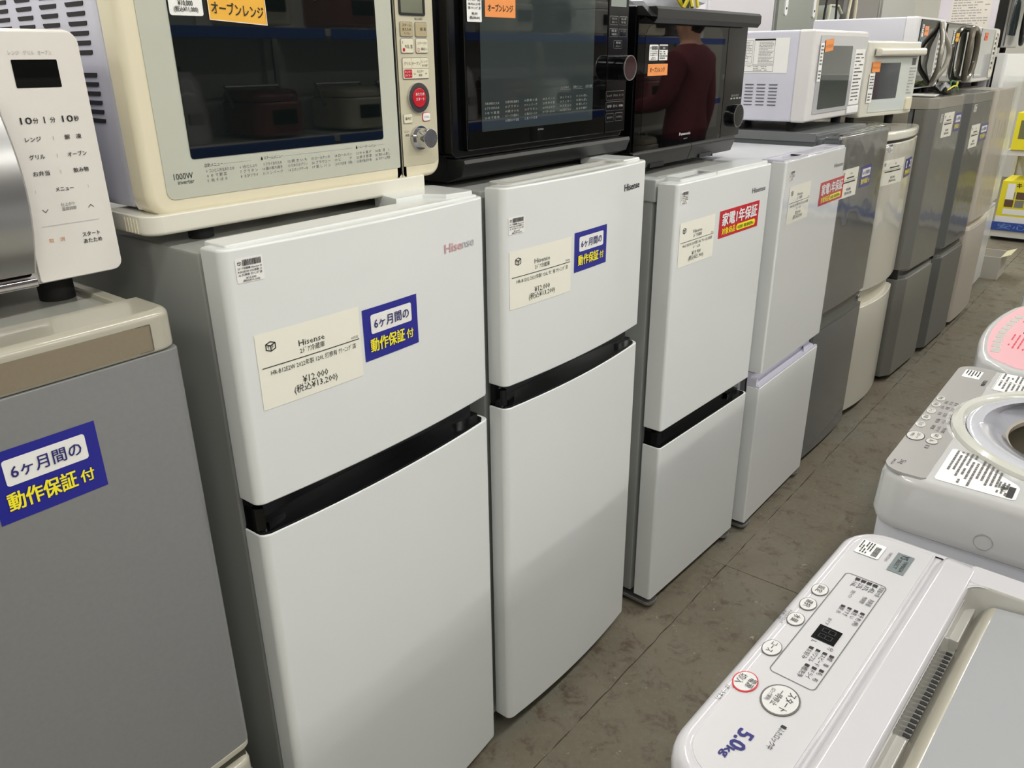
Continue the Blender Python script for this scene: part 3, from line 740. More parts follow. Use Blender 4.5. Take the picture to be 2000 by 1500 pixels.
lettering([('自動メニュー', -.459, 1.2785, .0044, .026, 'l'), ('スチームメニュー', -.370, 1.2795, .0044, .031, 'l'), ('ヘルシースチームメニュー', -.203, 1.2800, .0042, .036, 'l'),
           ('3  コンビニ弁当あたため', -.458, 1.2715, .0042, .041, 'l'), ('4  ゆ で 野 菜', -.458, 1.2655, .0042, .029, 'l'), ('5  肉 そ ぼ ろ', -.458, 1.2595, .0042, .029, 'l'),
           ('6  3分どんぶり', -.409, 1.2715, .0042, .027, 'l'), ('7  グ ラ タ ン', -.409, 1.2655, .0042, .027, 'l'), ('8  えびフライ', -.409, 1.2595, .0042, .027, 'l'),
           ('9 フライあたため', -.372, 1.2715, .0042, .030, 'l'), ('10 鶏の照り焼き', -.374, 1.2655, .0042, .032, 'l'), ('11 ハ ン バ ー グ', -.374, 1.2595, .0042, .032, 'l'),
           ('12 焼 き い も', -.332, 1.2715, .0042, .033, 'l'), ('13 なめらかプリン', -.332, 1.2655, .0042, .033, 'l'), ('14 スポンジケーキ', -.332, 1.2595, .0042, .033, 'l'),
           ('15 ロールケーキ', -.291, 1.2715, .0042, .033, 'l'), ('16 ブラウニー', -.291, 1.2655, .0042, .033, 'l'), ('17 蒸 し パ ン', -.291, 1.2595, .0042, .033, 'l'),
           ('18 ロールパン', -.249, 1.2715, .0042, .032, 'l'), ('19 ピ　　　ザ', -.249, 1.2655, .0042, .032, 'l'), ('20 ピザ(冷凍・冷蔵)', -.249, 1.2595, .0042, .032, 'l'),
           ('21 か ら 揚 げ', -.208, 1.2715, .0042, .030, 'l'), ('22 焼 き 野 菜', -.208, 1.2655, .0042, .030, 'l'), ('23 焼き魚(切り身)', -.208, 1.2595, .0042, .030, 'l'),
           ('24 酒　蒸　し', -.170, 1.2715, .0042, .030, 'l'), ('25 茶わん蒸し', -.170, 1.2655, .0042, .030, 'l'), ('26 スチーム予熱', -.170, 1.2595, .0042, .030, 'l')], INKG, m1, pf, name='menu_lettering')
dashes([(-.431 + k * .0016, 1.2805, -.4302 + k * .0016, 1.2809) for k in range(26)] + [(-.336 + k * .0016, 1.2815, -.3352 + k * .0016, 1.2819) for k in range(76)] + [(-.164 + k * .0016, 1.2820, -.1632 + k * .0016, 1.2824) for k in range(9)], INKG, m1, pf, 'dotted_rule')
bm = B()
for cx, cz in ((-.3735, 1.2815), (-.2065, 1.2820)):
    bm.faces.new([bm.verts.new(pf(*p)) for p in [(cx + .0016 * math.cos(R(a)), cz - .0006 + .0016 * math.sin(R(a))) for a in range(150, 391, 30)] + [(cx, cz + .003)]])
obj('drop_mark', bm, INK, m1, smooth=0, recalc=False)
def btn(root, x0, z0, x1, z1, m, y, r=.002, name='button', rim=CHROME, proud=.0022, dx=0, dz=0, t=.0008):
    b = part(name, m, root, prism, rrect(x0 + dx, z0 + dz, x1 + dx, z1 + dz, r, 3), y - proud, y + .001, 'y', .0008, 0)
    bm = B(); frame(bm, rrect(x0 + dx - t, z0 + dz - t, x1 + dx + t, z1 + dz + t, r + t, 3), rrect(x0 + dx, z0 + dz, x1 + dx, z1 + dz, r, 3), y - proud * .5, y + .0005, 'y')
    obj('rim', bm, rim, b)
    return b
BT = mat('tan_button', (176, 162, 128), .35); BC = mat('cream_button', (222, 216, 192), .3)
kx, kz = .552, -1.187
bb = btn(m1, -.1035, 1.437, -.0775, 1.457, BT, -.0012, dx=kx, dz=kz)
lettering([('スチーム', -.0905, 1.4505, .0042, .019, 'c'), ('あたため', -.0905, 1.4445, .0042, .019, 'c'), ('ラップなし', -.0905, 1.4395, .003, .013, 'c')], INK, bb, mq(-.0037))
bb = btn(m1, -.0715, 1.437, -.0465, 1.457, BT, -.0012, dx=kx, dz=kz)
lettering([('解 凍', -.0555, 1.4450, .0046, .012, 'c')], INK, bb, mq(-.0037))
bb = btn(m1, -.1035, 1.4135, -.0775, 1.4335, BC, -.0012, dx=kx, dz=kz)
lettering([('1', -.101, 1.4265, .004, None, 'l'), ('牛乳 酒', -.0885, 1.4195, .0052, .016, 'c')], INK, bb, mq(-.0037))
sheet('cup_mark', -.1015, 1.4155, -.0965, 1.4205, RED, bb, mq(-.0037), r=.002)
bb = btn(m1, -.0715, 1.4135, -.0465, 1.4335, BC, -.0012, dx=kx, dz=kz)
lettering([('2 トースト', -.059, 1.4255, .0042, .020, 'c'), ('(裏返し)', -.0555, 1.4170, .0040, .014, 'c')], INK, bb, mq(-.0037))
outline_rect(-.0695, 1.4155, -.0655, 1.4205, .0006, .001, RED, bb, mq(-.0037), 'slice_mark')
bb = btn(m1, -.1025, 1.3760, -.0465, 1.4060, BC, -.0012, dx=kx, dz=kz)
lettering([('グリル', -.0935, 1.3955, .0048, .014, 'c'), ('オーブン', -.0745, 1.3955, .0048, .018, 'c'), ('レンジ', -.0555, 1.3985, .0040, .013, 'c'), ('出力切替', -.0555, 1.3935, .0030, .012, 'c'), ('仕上がり', -.0660, 1.3845, .0036, .014, 'c'), ('温度', -.0660, 1.3790, .0036, .008, 'c')], INK, bb, mq(-.0037))
dashes([(-.1025, 1.3908, -.0465, 1.3912), (-.0845, 1.391, -.0842, 1.406), (-.0645, 1.391, -.0642, 1.406)], INKG, bb, mq(-.0038), 'rule')
rp = sheet('red_key', -.1010, 1.3775, -.0840, 1.3895, RED, bb, mq(-.0036), r=.002)
lettering([('キッチン', -.0925, 1.3840, .0036, .014, 'c'), ('タイマー', -.0925, 1.3790, .0036, .014, 'c')], WINK, rp, mq(-.0040))
chevron(-.0785, 1.3825, .002, False, bb, mq(-.0038)); chevron(-.0535, 1.3835, .002, True, bb, mq(-.0038))
sb = part('start_button', RED, m1, cyl, -.0735 + kx, 1.3475 + kz, .0150, -.0075, .0, 'y', n=32, b0=.002)
part('rim', CHROME, sb, frame, circ(-.0735 + kx, 1.3475 + kz, .0225, 32), circ(-.0735 + kx, 1.3475 + kz, .0155, 32), -.0012, -.0062, 'y', .0)
lettering([('あたため', -.0735, 1.3505, .0046, .019, 'c'), ('スタート', -.0735, 1.3430, .0046, .019, 'c')], WINK, sb, mq(-.0080), bold=.012, res=2)
bb = btn(m1, -.1065, 1.3105, -.0885, 1.3235, BC, -.0012, dx=kx, dz=kz, rim=INKL, r=.002)
lettering([('庫内灯', -.0975, 1.3145, .0046, .014, 'c')], INK, bb, mq(-.0037))
bb = btn(m1, -.0640, 1.3115, -.0480, 1.3235, PAPERW, -.0012, dx=kx, dz=kz, rim=RED, r=.003)
lettering([('とりけし', -.056, 1.3150, .0042, .012, 'c')], INK, bb, mq(-.0037))
lettering([('メニュー・', -.1005, 1.2955, .004, .012, 'c'), ('時間', -.1000, 1.2895, .004, .008, 'c')], INK, m1, mq(-.0016), name='dial_lettering')
dl = part('dial', CHROME, m1, [(cyl, (-.0755 + kx, 1.2865 + kz, .0185, -.008, .0, 'y'), dict(n=36)), (cyl, (-.0755 + kx, 1.2865 + kz, .0150, -.030, -.008, 'y'), dict(n=36, b0=.001))])
bm = B()
for k in range(36):
    a0, a1 = 2 * PI * k / 36, 2 * PI * (k + .5) / 36
    bm.faces.new([bm.verts.new((-.0755 + kx + r_ * math.cos(a), -.0302, 1.2865 + kz + r_ * math.sin(a))) for r_, a in ((.001, a0), (.0142, a0), (.0142, a1), (.001, a1))])
obj('dial_face', bm, STEEL, dl, smooth=0)
LCD = mat('lcd_olive', (112, 116, 98), .2, coat=.6)
sc_ = part('lcd_screen', LCD, m1, [(prism, (rrect(-.100 + kx, 1.470 + kz, -.052 + kx, 1.515 + kz, .001), -.0016, .002, 'y'))])
part('rim', BLACK, sc_, frame, rrect(-.1035 + kx, 1.4665 + kz, -.0485 + kx, 1.519 + kz, .003, 3), rrect(-.100 + kx, 1.470 + kz, -.052 + kx, 1.515 + kz, .001, 3), -.003, .002, 'y')
lettering([('NE-D240E1', -.0625, 1.4605, .0036, .017, 'c')], INK, m1, mq(-.0016), name='model_lettering')
sl = sheet('price_label', -.4745, 1.4555, -.4305, 1.50, PAPERW, m1, mq(-.0028), r=.003)
lettering([('¥10,000', -.453, 1.4665, .0060, .019, 'c'), ('(税込¥11,000)', -.453, 1.4595, .0058, .031, 'c')], INK, sl, mq(-.0034), bold=.012, res=2)
sl = sheet('category_label', -.4235, 1.4515, -.3410, 1.485, AMBER, m1, lambda x, z: (x + .552, -.0030, z - 1.187 - (x + .42) * .06))
lettering([('オーブンレンジ', -.382, 1.4585, .0135, .074, 'c')], INK, sl, lambda x, z: (x + .552, -.0036, z - 1.187 - (x + .42) * .06), bold=.012, res=2)
outline_rect(-.4235, 1.4515, -.3410, 1.485, .0008, .0005, PAPERW, sl, lambda x, z: (x + .552, -.0038, z - 1.187 - (x + .42) * .06), 'paper_edge')
tr = part('drip_tray', CREAMW, m1, [(prism, (rrect(-.551 + kx, -.008, -.0715 + kx, .10, [.022, .004, .004, .004], 6), .016, .041, 'z', .005, .002), dict(seg=3))])
for k in range(5): part('grip_rib', CREAM, tr, box, -.5520 + kx, .0165 + k * .0075, .019, -.5500 + kx, .0185 + k * .0075, .037)
for x, y in ((.09, .028), (.435, .028), (.09, .38), (.435, .38)): part('foot', RUBBER, m1, [(cyl, (x, y, .0165, 0, .018), dict(b=.002)), (cyl, (x, y, .011, .016, .045))])
pts = [(y - .115, 1.4695 - .01075 * k - 1.187) for y in (.219, .292, .365, .44) for k in range(-4, 6)] + [(y - .115, 1.390 - .0107 * k - 1.187) for y in (.219, .292, .365, .44) for k in range(6)]
slots(m1, pts, 'x', .017, SLOTD, wdt=.048, h=.0052)

# M2 large black oven
m2 = thing('microwave_oven', 'large black oven with pale grey window, small orange label and black dial', 'microwave', (0, .10, 1.198))
kx, kz = 0, -1.198
mq = lambda y: (lambda x, z: (x, y, z - 1.198))
part('casing', BLACK, m2, box, .004, .03, .052, .536, .44, .375, .008)
part('front_frame', BLACKG, m2, [(prism, (rrect(.0, .046, .541, .378, .012, 4), .010, .036, 'y', .004, 0))])
part('oven_door', GLASSB, m2, [(prism, (rrect(.026, .058, .4545, .372, .004, 3), -.002, .012, 'y', .003, 0))])
part('window', GLASSG, m2, [(prism, (rrect(.0635, .088, .4055, .335, .003, 3), -.0026, .0, 'y'))])
part('control_panel', BLACKG, m2, [(prism, (rrect(.4565, .058, .5335, .372, .004, 3), -.002, .012, 'y', .003, 0))])
part('base_skirt', BLACK, m2, [(prism, ([(-.005, .018), (.03, .006), (.03, .046), (-.012, .046), (-.014, .040)], .004, .54, 'x', .002, .002)), (box, (.004, .03, .006, .54, .40, .052))])
for x in (.05, .49): part('foot', RUBBER, m2, cyl, x, .07, .016, 0, .008)
for x in (.05, .49): part('rear_foot', RUBBER, m2, cyl, x, .36, .016, 0, .008)
lettering([('Panasonic', .232, 1.2875, .0075, .042, 'c')], WINK, m2, mq(-.0024), name='brand_lettering', bold=.012, res=2)
lettering([('NE-M266', .232, 1.2780, .0035, .018, 'c')], WINKD, m2, mq(-.0024), name='model_lettering')
ms = [('7 飲み物あたため', '12 焼き魚 塩焼き', '18 酢 豚 の 素', '24 ス イ ー ト', '28 シ フ ォ ン', '31 とりの蒸し'), ('8 フライあたため', '13 グ ラ タ ン', '19 ハ ン バ ー グ', '25 手 作 り 茶', '29 ク ッ キ ー', '32 茶わん蒸し'), ('9 ゆ で 葉 菜', '14 焼 き い も', '20 グ ラ タ ン', '26 チルドピザ', '30 ス ポ ン ジ', '33 蒸しパン'), ('10 ゆ で 根 菜', '15 トースト(裏返し)', '21 鶏のロースト', '27 バターロール', '34 えびフライ', '35 から揚げ'), ('', '16 簡単おかず 調理', '22 塩 さ け 切 身', '', '', '')]
it = []
for r_, row in enumerate(ms):
    for c_, s_ in enumerate(row):
        if s_: it.append((s_, .072 + c_ * .055, 1.3295 - r_ * .0078 + c_ * .0005, .0042, .038, 'l'))
lettering(it, WINKD, m2, mq(-.0029), name='menu_lettering')
dashes([(.292, 1.3475, .328, 1.3478), (.334, 1.3478, .370, 1.3481), (.376, 1.3480, .404, 1.3483)], WINKD, m2, mq(-.0029), 'rule')
lettering([('ノンフライ', .294, 1.3490, .004, .026, 'l'), ('減塩メニュー', .336, 1.3494, .004, .030, 'l'), ('お好み温度', .378, 1.3496, .004, .024, 'l')], WINKD, m2, mq(-.0029), name='heading_lettering')
sc_ = part('lcd_screen', mat('lcd_grey', (140, 148, 142), .25, coat=.5), m2, prism, rrect(.4635, 1.4985 + kz, .5205, 1.545 + kz, .001), -.0025, .0, 'y')
for x0, z0, x1, z1, tx in ((.460, 1.4655, .491, 1.4805, ('あたため', 'スタート')), (.496, 1.4655, .526, 1.4805, ('飲み物', '牛乳')), (.460, 1.4435, .491, 1.4575, ('解凍', '半解凍')), (.496, 1.4435, .526, 1.4575, ('トースト', '')), (.478, 1.4210, .508, 1.4360, ('簡単', 'メニュー'))):
    bb = btn(m2, x0, z0 + kz, x1, z1 + kz, BLACKG, -.002, r=.002, proud=.001, t=.0005, rim=STEEL)
    lettering([(tx[0], (x0 + x1) / 2, (z0 + z1) / 2 + .0008, .0042, .019, 'c')] + ([(tx[1], (x0 + x1) / 2, (z0 + z1) / 2 - .0055, .0042, .019, 'c')] if tx[1] else []), WINKD, bb, mq(-.0034))
for x0, z0, x1, z1, tx in ((.456, 1.3215, .524, 1.3385, ('レンジ', 'グリル', 'オーブン')), (.456, 1.3005, .524, 1.3175, ('弱', '温度・仕上', '強')), (.457, 1.2785, .487, 1.2945, ('タイマー',)), (.494, 1.2785, .522, 1.2945, ('とりけし',))):
    bb = btn(m2, x0, z0 + kz, x1, z1 + kz, BLACKG, -.002, r=.002, proud=.001, t=.0005, rim=STEEL)
    n_ = len(tx); lettering([(s_, x0 + (x1 - x0) * (k + .5) / n_, (z0 + z1) / 2 - .0025, .0046, (x1 - x0) / n_ * .75, 'c') for k, s_ in enumerate(tx)], WINKD, bb, mq(-.0034))
dl = part('dial', BLACKG, m2, [(cyl, (.490, 1.3835 + kz, .0245, -.036, .0, 'y'), dict(n=40, b0=.003))])
part('rim', STEEL, dl, frame, circ(.490, 1.3835 + kz, .0245, 40), circ(.490, 1.3835 + kz, .0228, 40), -.0355, -.0372, 'y')
part('dial_cap', mat('dial_maroon', (44, 12, 18), .15, coat=.8), dl, cyl, .490, 1.3835 + kz, .0228, -.0366, -.035, 'y', n=40)
sl = sheet('price_label', .0315, 1.4600, .0680, 1.52, PAPERW, m2, mq(-.0032), r=.002)
lettering([('ｵｰﾌﾞﾝﾚﾝｼﾞ Pana', .050, 1.4905, .0042, .030, 'c'), ('NE-M266 2019年', .050, 1.4845, .0042, .030, 'c'), ('製 ｸﾘｰﾆﾝｸﾞ済', .050, 1.4785, .0042, .030, 'c'), ('¥8,000', .050, 1.4705, .0044, .014, 'c'), ('(税込¥8,800)', .050, 1.4640, .0046, .025, 'c')], INK, sl, mq(-.0038), bold=.012)
sl = sheet('category_label', .0765, 1.4685, .1570, 1.500, ORANGE, m2, mq(-.0032))
lettering([('オーブンレンジ', .1165, 1.4765, .0110, .066, 'c')], INK, sl, mq(-.0038), bold=.015, res=2)

# M3 smaller black oven with a top grip bar
m3 = thing('microwave_oven', 'black oven with full width top grip bar, mirror front and small orange label', 'microwave', (.618, .13, 1.145))
kx, kz = -.618, -1.145
mq = lambda y: (lambda x, z: (x - .618, y, z - 1.145))
BLK3 = mat('black_satin_bar', (30, 30, 30), .35)
part('casing', BLACK, m3, box, .006, .03, .055, .572, .42, .366, .006)
part('front_frame', BLACKG, m3, [(prism, (rrect(.0, .050, .578, .362, .004, 2), .002, .036, 'y', .003, 0))])
part('oven_door', GLASSB, m3, [(prism, (rrect(.004, .054, .4560, .345, .003, 2), -.003, .006, 'y', .001, 0))])
part('window', mat('mirror_oven_glass', (8, 10, 10), .02, spec=.9), m3, [(prism, (rrect(.036, .085, .425, .325, [.004, .004, .030, .030], 4), -.0036, .0, 'y'))])
part('control_panel', BLACKG, m3, [(prism, (rrect(.4580, .054, .5740, .345, .003, 2), -.003, .006, 'y', .001, 0))])
part('grip_bar', BLK3, m3, [(prism, ([(-.034, .338), (-.026, .328), (.004, .344), (.01, .362), (-.028, .362), (-.034, .356)], .030, .584, 'x', .002, .002)), (prism, ([(-.034, .340), (.006, .344), (.01, .362), (-.010, .362)], .004, .030, 'x', .001, 0))])
part('base_skirt', BLK3, m3, [(prism, ([(.000, .048), (.000, .040), (.010, .012), (.03, .012), (.03, .055), (.004, .055)], .012, .30, 'x', .006, .0008)), (prism, ([(.000, .048), (.000, .040), (.010, .012), (.03, .012), (.03, .055), (.004, .055)], .302, .572, 'x', .0008, .012)), (box, (.02, .028, .012, .56, .40, .058))])
for x0 in (.10, .36): part('air_notch', BLACK, m3, box, x0, .005, .010, x0 + .07, .03, .020)
for x, y in ((.06, .05), (.50, .05), (.06, .36), (.50, .36)): part('foot', RUBBER, m3, cyl, x, y, .014, 0, .014)
sheet('rating_label', .505, .020, .520, .030, INKL, m3, lambda p, q: (p, -.0012 + (.048 - q) * .3, q + .008))
lettering([('Panasonic', .870, 1.2215, .0075, .058, 'c')], WINK, m3, mq(-.0038), name='brand_lettering', bold=.01)
lettering([('NE-BS657', .875, 1.2110, .0035, .020, 'c')], WINKD, m3, mq(-.0038), name='model_lettering')
barcode_label(m3, .6715 + kx, 1.3965 + kz, .040, .033, xz(-.0036), ('ｵｰﾌﾞﾝﾚﾝｼﾞ Panaso', 'nic NE-BS657', '2019年製 ｸﾘｰﾆﾝｸﾞ', '¥20,000', '(税込¥22,000)'))
sl = sheet('round_plate_label', .7165, 1.3965, .7560, 1.4300, PAPERW, m3, mq(-.0040), r=.002)
sheet('black_band', .7175, 1.4190, .7550, 1.4275, INK, sl, mq(-.0046))
lettering([('20A', .736, 1.4205, .005, None, 'c')], WINK, sl, mq(-.0050)); fine_print(.719, 1.399, .754, 1.417, 4, INK, sl, mq(-.0046), seed=4)
sl = sheet('category_label', .6690, 1.3640, .7600, 1.3890, ORANGE, m3, mq(-.0040))
lettering([('オーブンレンジ', .712, 1.3710, .0100, .068, 'c')], INK, sl, mq(-.0046), bold=.012, res=2)
dg = dashes([(.5010 + k * .018, .150, .5130 + k * .018, .154) for k in range(4)], WINKD, m3, xz(-.0036), 'panel_print')
lettering([('弱 中 強 切', 1.146, 1.3010, .006, .046, 'c')], WINKD, m3, mq(-.0038))
dl = part('dial', BLACKG, m3, [(cyl, (1.150 + kx, 1.2520 + kz, .030, -.018, .0, 'y'), dict(n=32, b0=.003))])
part('rim', STEEL, dl, frame, circ(1.150 + kx, 1.2520 + kz, .030, 32), circ(1.150 + kx, 1.2520 + kz, .0285, 32), -.0175, -.0192, 'y')

# M4 .. M9: the ovens further along the row
def oven(label, loc, rz, w, h, d, body, front, win, foot_h=.012):
    """plain oven: casing, front frame, feet; win = (x0, z0, x1, z1, material)"""
    o = thing('microwave_oven', label, 'microwave', loc, rz)
    part('casing', body, o, box, .0, .045, foot_h, w, d, h, .008)
    part('front_frame', front, o, [(prism, (rrect(-.001, foot_h - .001, w + .001, h + .001, .008, 3), .0, .046, 'y', .008, 0), dict(seg=3))])
    if win:
        part('window', win[4], o, prism, rrect(*win[:4], .003, 2), -.0012, .004, 'y')
    for x in (.05, w - .05):
        part('foot', RUBBER, o, [(cyl, (x, .06, .016, 0, foot_h + .002))]); part('rear_foot', RUBBER, o, cyl, x, d - .05, .016, 0, foot_h + .002)
    return o
m4 = oven('white oven with printed sheet and three columns of louvres on its side', (1.60, .09, 1.1765), 0, .525, .300, .44, LILAC, mat('oven_warm_white', (218, 215, 214), .3, coat=.3), None, .030)
part('door_panel', mat('clear_cover_grey', (178, 180, 184), .12, coat=.7), m4, prism, rrect(.05, .052, .515, .285, .004, 2), -.003, .004, 'y', .001, 0)
part('window', GLASSG, m4, prism, rrect(.085, .065, .36, .255, .006, 3), -.0038, .0, 'y')
part('control_strip', PAPERW, m4, prism, rrect(.395, .065, .500, .245, .003, 2), -.0038, .0, 'y')
fine_print(.405, .075, .490, .235, 14, INKG, m4, xz(-.0046), seed=31, fill=.35)
part('release_key', WINK, m4, box, .385, -.006, .036, .505, .0, .060, .003)
c = sheet('price_label', .046, .150, .078, .262, PAPERW, m4, xz(-.0050)); fine_print(.052, .155, .072, .258, 10, INKG, c, xz(-.0056), seed=8)
c = sheet('category_label', .086, .235, .160, .270, ORANGE, m4, lambda p, q: (p, -.0052, q + (p - .08) * .08)); lettering([('オーブンレンジ', .123, .244, .011, .06, 'c')], INK, c, lambda p, q: (p, -.0058, q + (p - .08) * .08))
sx = lambda d_: (lambda p, q: (-d_, .42 - p, q))      # left wall, p runs from the back to the front
ps = sheet('rating_sheet', .105, .176, .344, .279, PAPERW, m4, sx(.0006))
outline_rect(.165, .205, .225, .273, .0008, .001, INKG, ps, sx(.0010), 'printed_frame'); outline_rect(.230, .200, .298, .277, .0008, .001, INKG, ps, sx(.0010), 'printed_frame'); outline_rect(.120, .180, .298, .200, .0008, .001, INKG, ps, sx(.0010), 'printed_frame')
dashes([(.230, .272, .298, .277)], INK, ps, sx(.0012), 'black_band')
for a_ in ((.168, .208, .222, .270, 13), (.246, .203, .295, .269, 15), (.124, .182, .225, .198, 4), (.232, .182, .294, .198, 3), (.118, .208, .160, .268, 8)):
    fine_print(*a_, INKG, ps, sx(.0012), seed=int(a_[0] * 1000), fill=.28)
slots(m4, [(yy - .09, 1.3175 - 1.1765 - k * .0102) for yy in (.205, .245, .285) for k in range(7)], 'x', .0, mat('slot_shadow_grey', (96, 96, 104), .7), wdt=.029, h=.0035)
m5 = oven('cream white oven with horizontal top grip and lower right press key', (2.145, .09, 1.150), -.19, .405, .298, .33, CREAMW, mat('oven_cream_front', (214, 212, 200), .25, coat=.5), None, .040)
part('door_panel', mat('pale_green_white_glass', (206, 212, 206), .12, coat=.7), m5, prism, rrect(.055, .055, .392, .245, .002, 2), -.002, .004, 'y')
part('window', mat('smoky_glass', (66, 70, 74), .05, coat=1), m5, prism, rrect(.070, .10, .255, .225, .002, 2), -.0028, .0, 'y')
part('top_grip', mat('cream_grip', (222, 218, 204), .25, coat=.4), m5, [(prism, (rrect(-.030, .248, .0, .276, [.010, .003, .003, .010], 4), .045, .398, 'x', .006, .006))])
part('press_key', CREAM, m5, [(prism, (rrect(.335, .052, .385, .100, .012, 4), -.010, .0, 'y', .006, 0))])
c = sheet('category_label', .040, .195, .098, .230, ORANGE, m5, lambda p, q: (p, -.0036, q)); lettering([('オーブンレンジ', .069, .204, .010, .050, 'c')], INK, c, xz(-.0042))
c = sheet('price_label', .030, .090, .068, .190, PAPERW, m5, lambda p, q: (p, -.0036, q)); fine_print(.036, .095, .063, .185, 9, INKG, c, xz(-.0042), seed=12)
sheet('logo_plate', .345, .215, .375, .240, INKG, m5, xz(-.0028)); fine_print(.335, .11, .385, .21, 9, INKL, m5, xz(-.0028), seed=6)

m6 = oven('white oven with a large wavy silver grip on its black door', (2.665, .07, 1.2435), 0, .458, .298, .42, LILAC, mat('oven_bright_white', (222, 222, 226), .3, coat=.3), None, .026)
part('oven_door', GLASSB, m6, prism, rrect(.04, .032, .335, .290, .002, 2), -.004, .004, 'y')
part('control_strip', PAPERW, m6, prism, rrect(.345, .034, .455, .285, .002, 2), -.003, .004, 'y'); fine_print(.36, .05, .445, .23, 9, INKL, m6, xz(-.0040), seed=14)
PW = mat('pewter_plastic', (150, 146, 134), .3, coat=.5)
part('wavy_grip', PW, m6, [(tube, (catmull([(.33, -.008, .285), (.325, -.018, .25), (.27, -.040, .20), (.245, -.046, .155), (.27, -.040, .105), (.315, -.018, .06), (.325, -.008, .035)], 6), .0095), dict(n=10, flat=1.2)), (tube, (catmull([(.33, -.008, .285), (.345, -.022, .24), (.375, -.044, .19), (.385, -.048, .15), (.365, -.044, .105), (.335, -.022, .06), (.325, -.008, .035)], 6), .0095), dict(n=10, flat=1.2))])
c = sheet('category_label', .095, .230, .160, .265, mat('salmon_paper', (238, 150, 104), .6), m6, xz(-.0048)); fine_print(.10, .24, .155, .255, 1, INKO, c, xz(-.0054))
c = sheet('price_label', .055, .225, .082, .270, PAPERW, m6, xz(-.0048)); fine_print(.06, .228, .08, .268, 5, INKG, c, xz(-.0054))
sheet('blue_spot', .060, .196, .085, .214, mat('sky_blue_print', (86, 150, 220), .4), m6, xz(-.0048), r=.008)

m7 = oven('dark oven with a long oval bronze ring grip and amber label', (3.145, .07, 1.2405), 0, .60, .292, .40, mat('oven_dark_grey', (60, 62, 62), .4), BLACKG, None, .036)
part('oven_door', mat('green_black_glass', (28, 36, 34), .04, coat=1), m7, prism, rrect(.012, .045, .47, .285, .002, 2), -.003, .004, 'y')
part('control_strip', mat('dark_strip', (48, 48, 46), .2, coat=.6), m7, prism, rrect(.475, .045, .592, .285, .002, 2), -.003, .004, 'y')
for k in range(2): part('door_stripe', STEEL, m7, box, .145 + k * .075, -.0042, .06, .152 + k * .075, -.002, .235)
ov = [(.43 + .085 * math.copysign(abs(math.cos(a)) ** .8, math.cos(a)), -.026 - .010 * abs(math.cos(a)), .160 + .112 * math.copysign(abs(math.sin(a)) ** .8, math.sin(a))) for a in [2 * PI * k / 40 for k in range(40)]]
part('ring_grip', mat('bronze_grip', (104, 98, 84), .3, metal=.4, coat=.4), m7, [(tube, (ov, .014), dict(n=10, closed=True)), (cyl, (.43, .268, .010, -.03, 0, 'y')), (cyl, (.43, .052, .010, -.03, 0, 'y'))])
c = sheet('category_label', .185, .215, .250, .250, AMBER, m7, xz(-.0044)); fine_print(.19, .225, .245, .24, 1, INKO, c, xz(-.0050))
c = sheet('price_label', .130, .205, .160, .262, PAPERW, m7, xz(-.0044)); fine_print(.134, .208, .157, .26, 6, INKG, c, xz(-.0050))

m8 = oven('slim white oven with grey mirror window and red orange label, beside the oval grip oven', (3.77, .05, 1.2385), 0, .465, .286, .38, LILAC, mat('oven_white_front', (216, 214, 208), .3, coat=.3), None, .030)
part('oven_door', mat('grey_mirror_glass', (88, 96, 100), .04, coat=1), m8, prism, rrect(.012, .050, .355, .280, .002, 2), -.003, .004, 'y')
part('rounded_bezel', CREAMW, m8, frame, rrect(.355, .045, .462, .282, .03, 5), rrect(.370, .062, .447, .262, .02, 5), -.006, .002, 'y')
fine_print(.38, .08, .44, .25, 7, INK, m8, xz(-.0012), seed=40, fill=.5)
c = sheet('category_label', .10, .225, .175, .262, mat('red_orange_paper', (222, 110, 70), .6), m8, xz(-.0040)); fine_print(.11, .235, .165, .25, 1, INKR, c, xz(-.0046))

m9 = oven('upper white oven with black ring grip and cream printed sheet on its side, on the tall white refrigerator', (4.29, .04, 1.405), 0, .50, .330, .34, mat('oven_pink_white', (214, 208, 214), .4), BLACKG, None, .028)
m9['label'] = 'white oven with printed cream sheet on its side, atop the tall white refrigerator'
part('door_panel', mat('silver_front', (150, 150, 146), .2, metal=.4), m9, prism, rrect(.085, .035, .49, .325, .004, 2), -.004, .004, 'y')
part('oven_door', GLASSG, m9, prism, rrect(.10, .09, .36, .31, .004, 2), -.006, .0, 'y')
ov = [(.40 + .055 * math.cos(a), -.034, .16 + .115 * math.sin(a)) for a in [2 * PI * k / 32 for k in range(32)]]
part('ring_grip', BLACK, m9, tube, ov, .011, 8, True)
ps = sheet('rating_sheet', .06, .075, .26, .30, mat('cream_print_sheet', (222, 214, 202), .6), m9, lambda p, q: (-.0006, .34 - p, q))
fine_print(.07, .08, .25, .29, 16, INKL, ps, lambda p, q: (-.0012, .34 - p, q), seed=77, fill=.4)

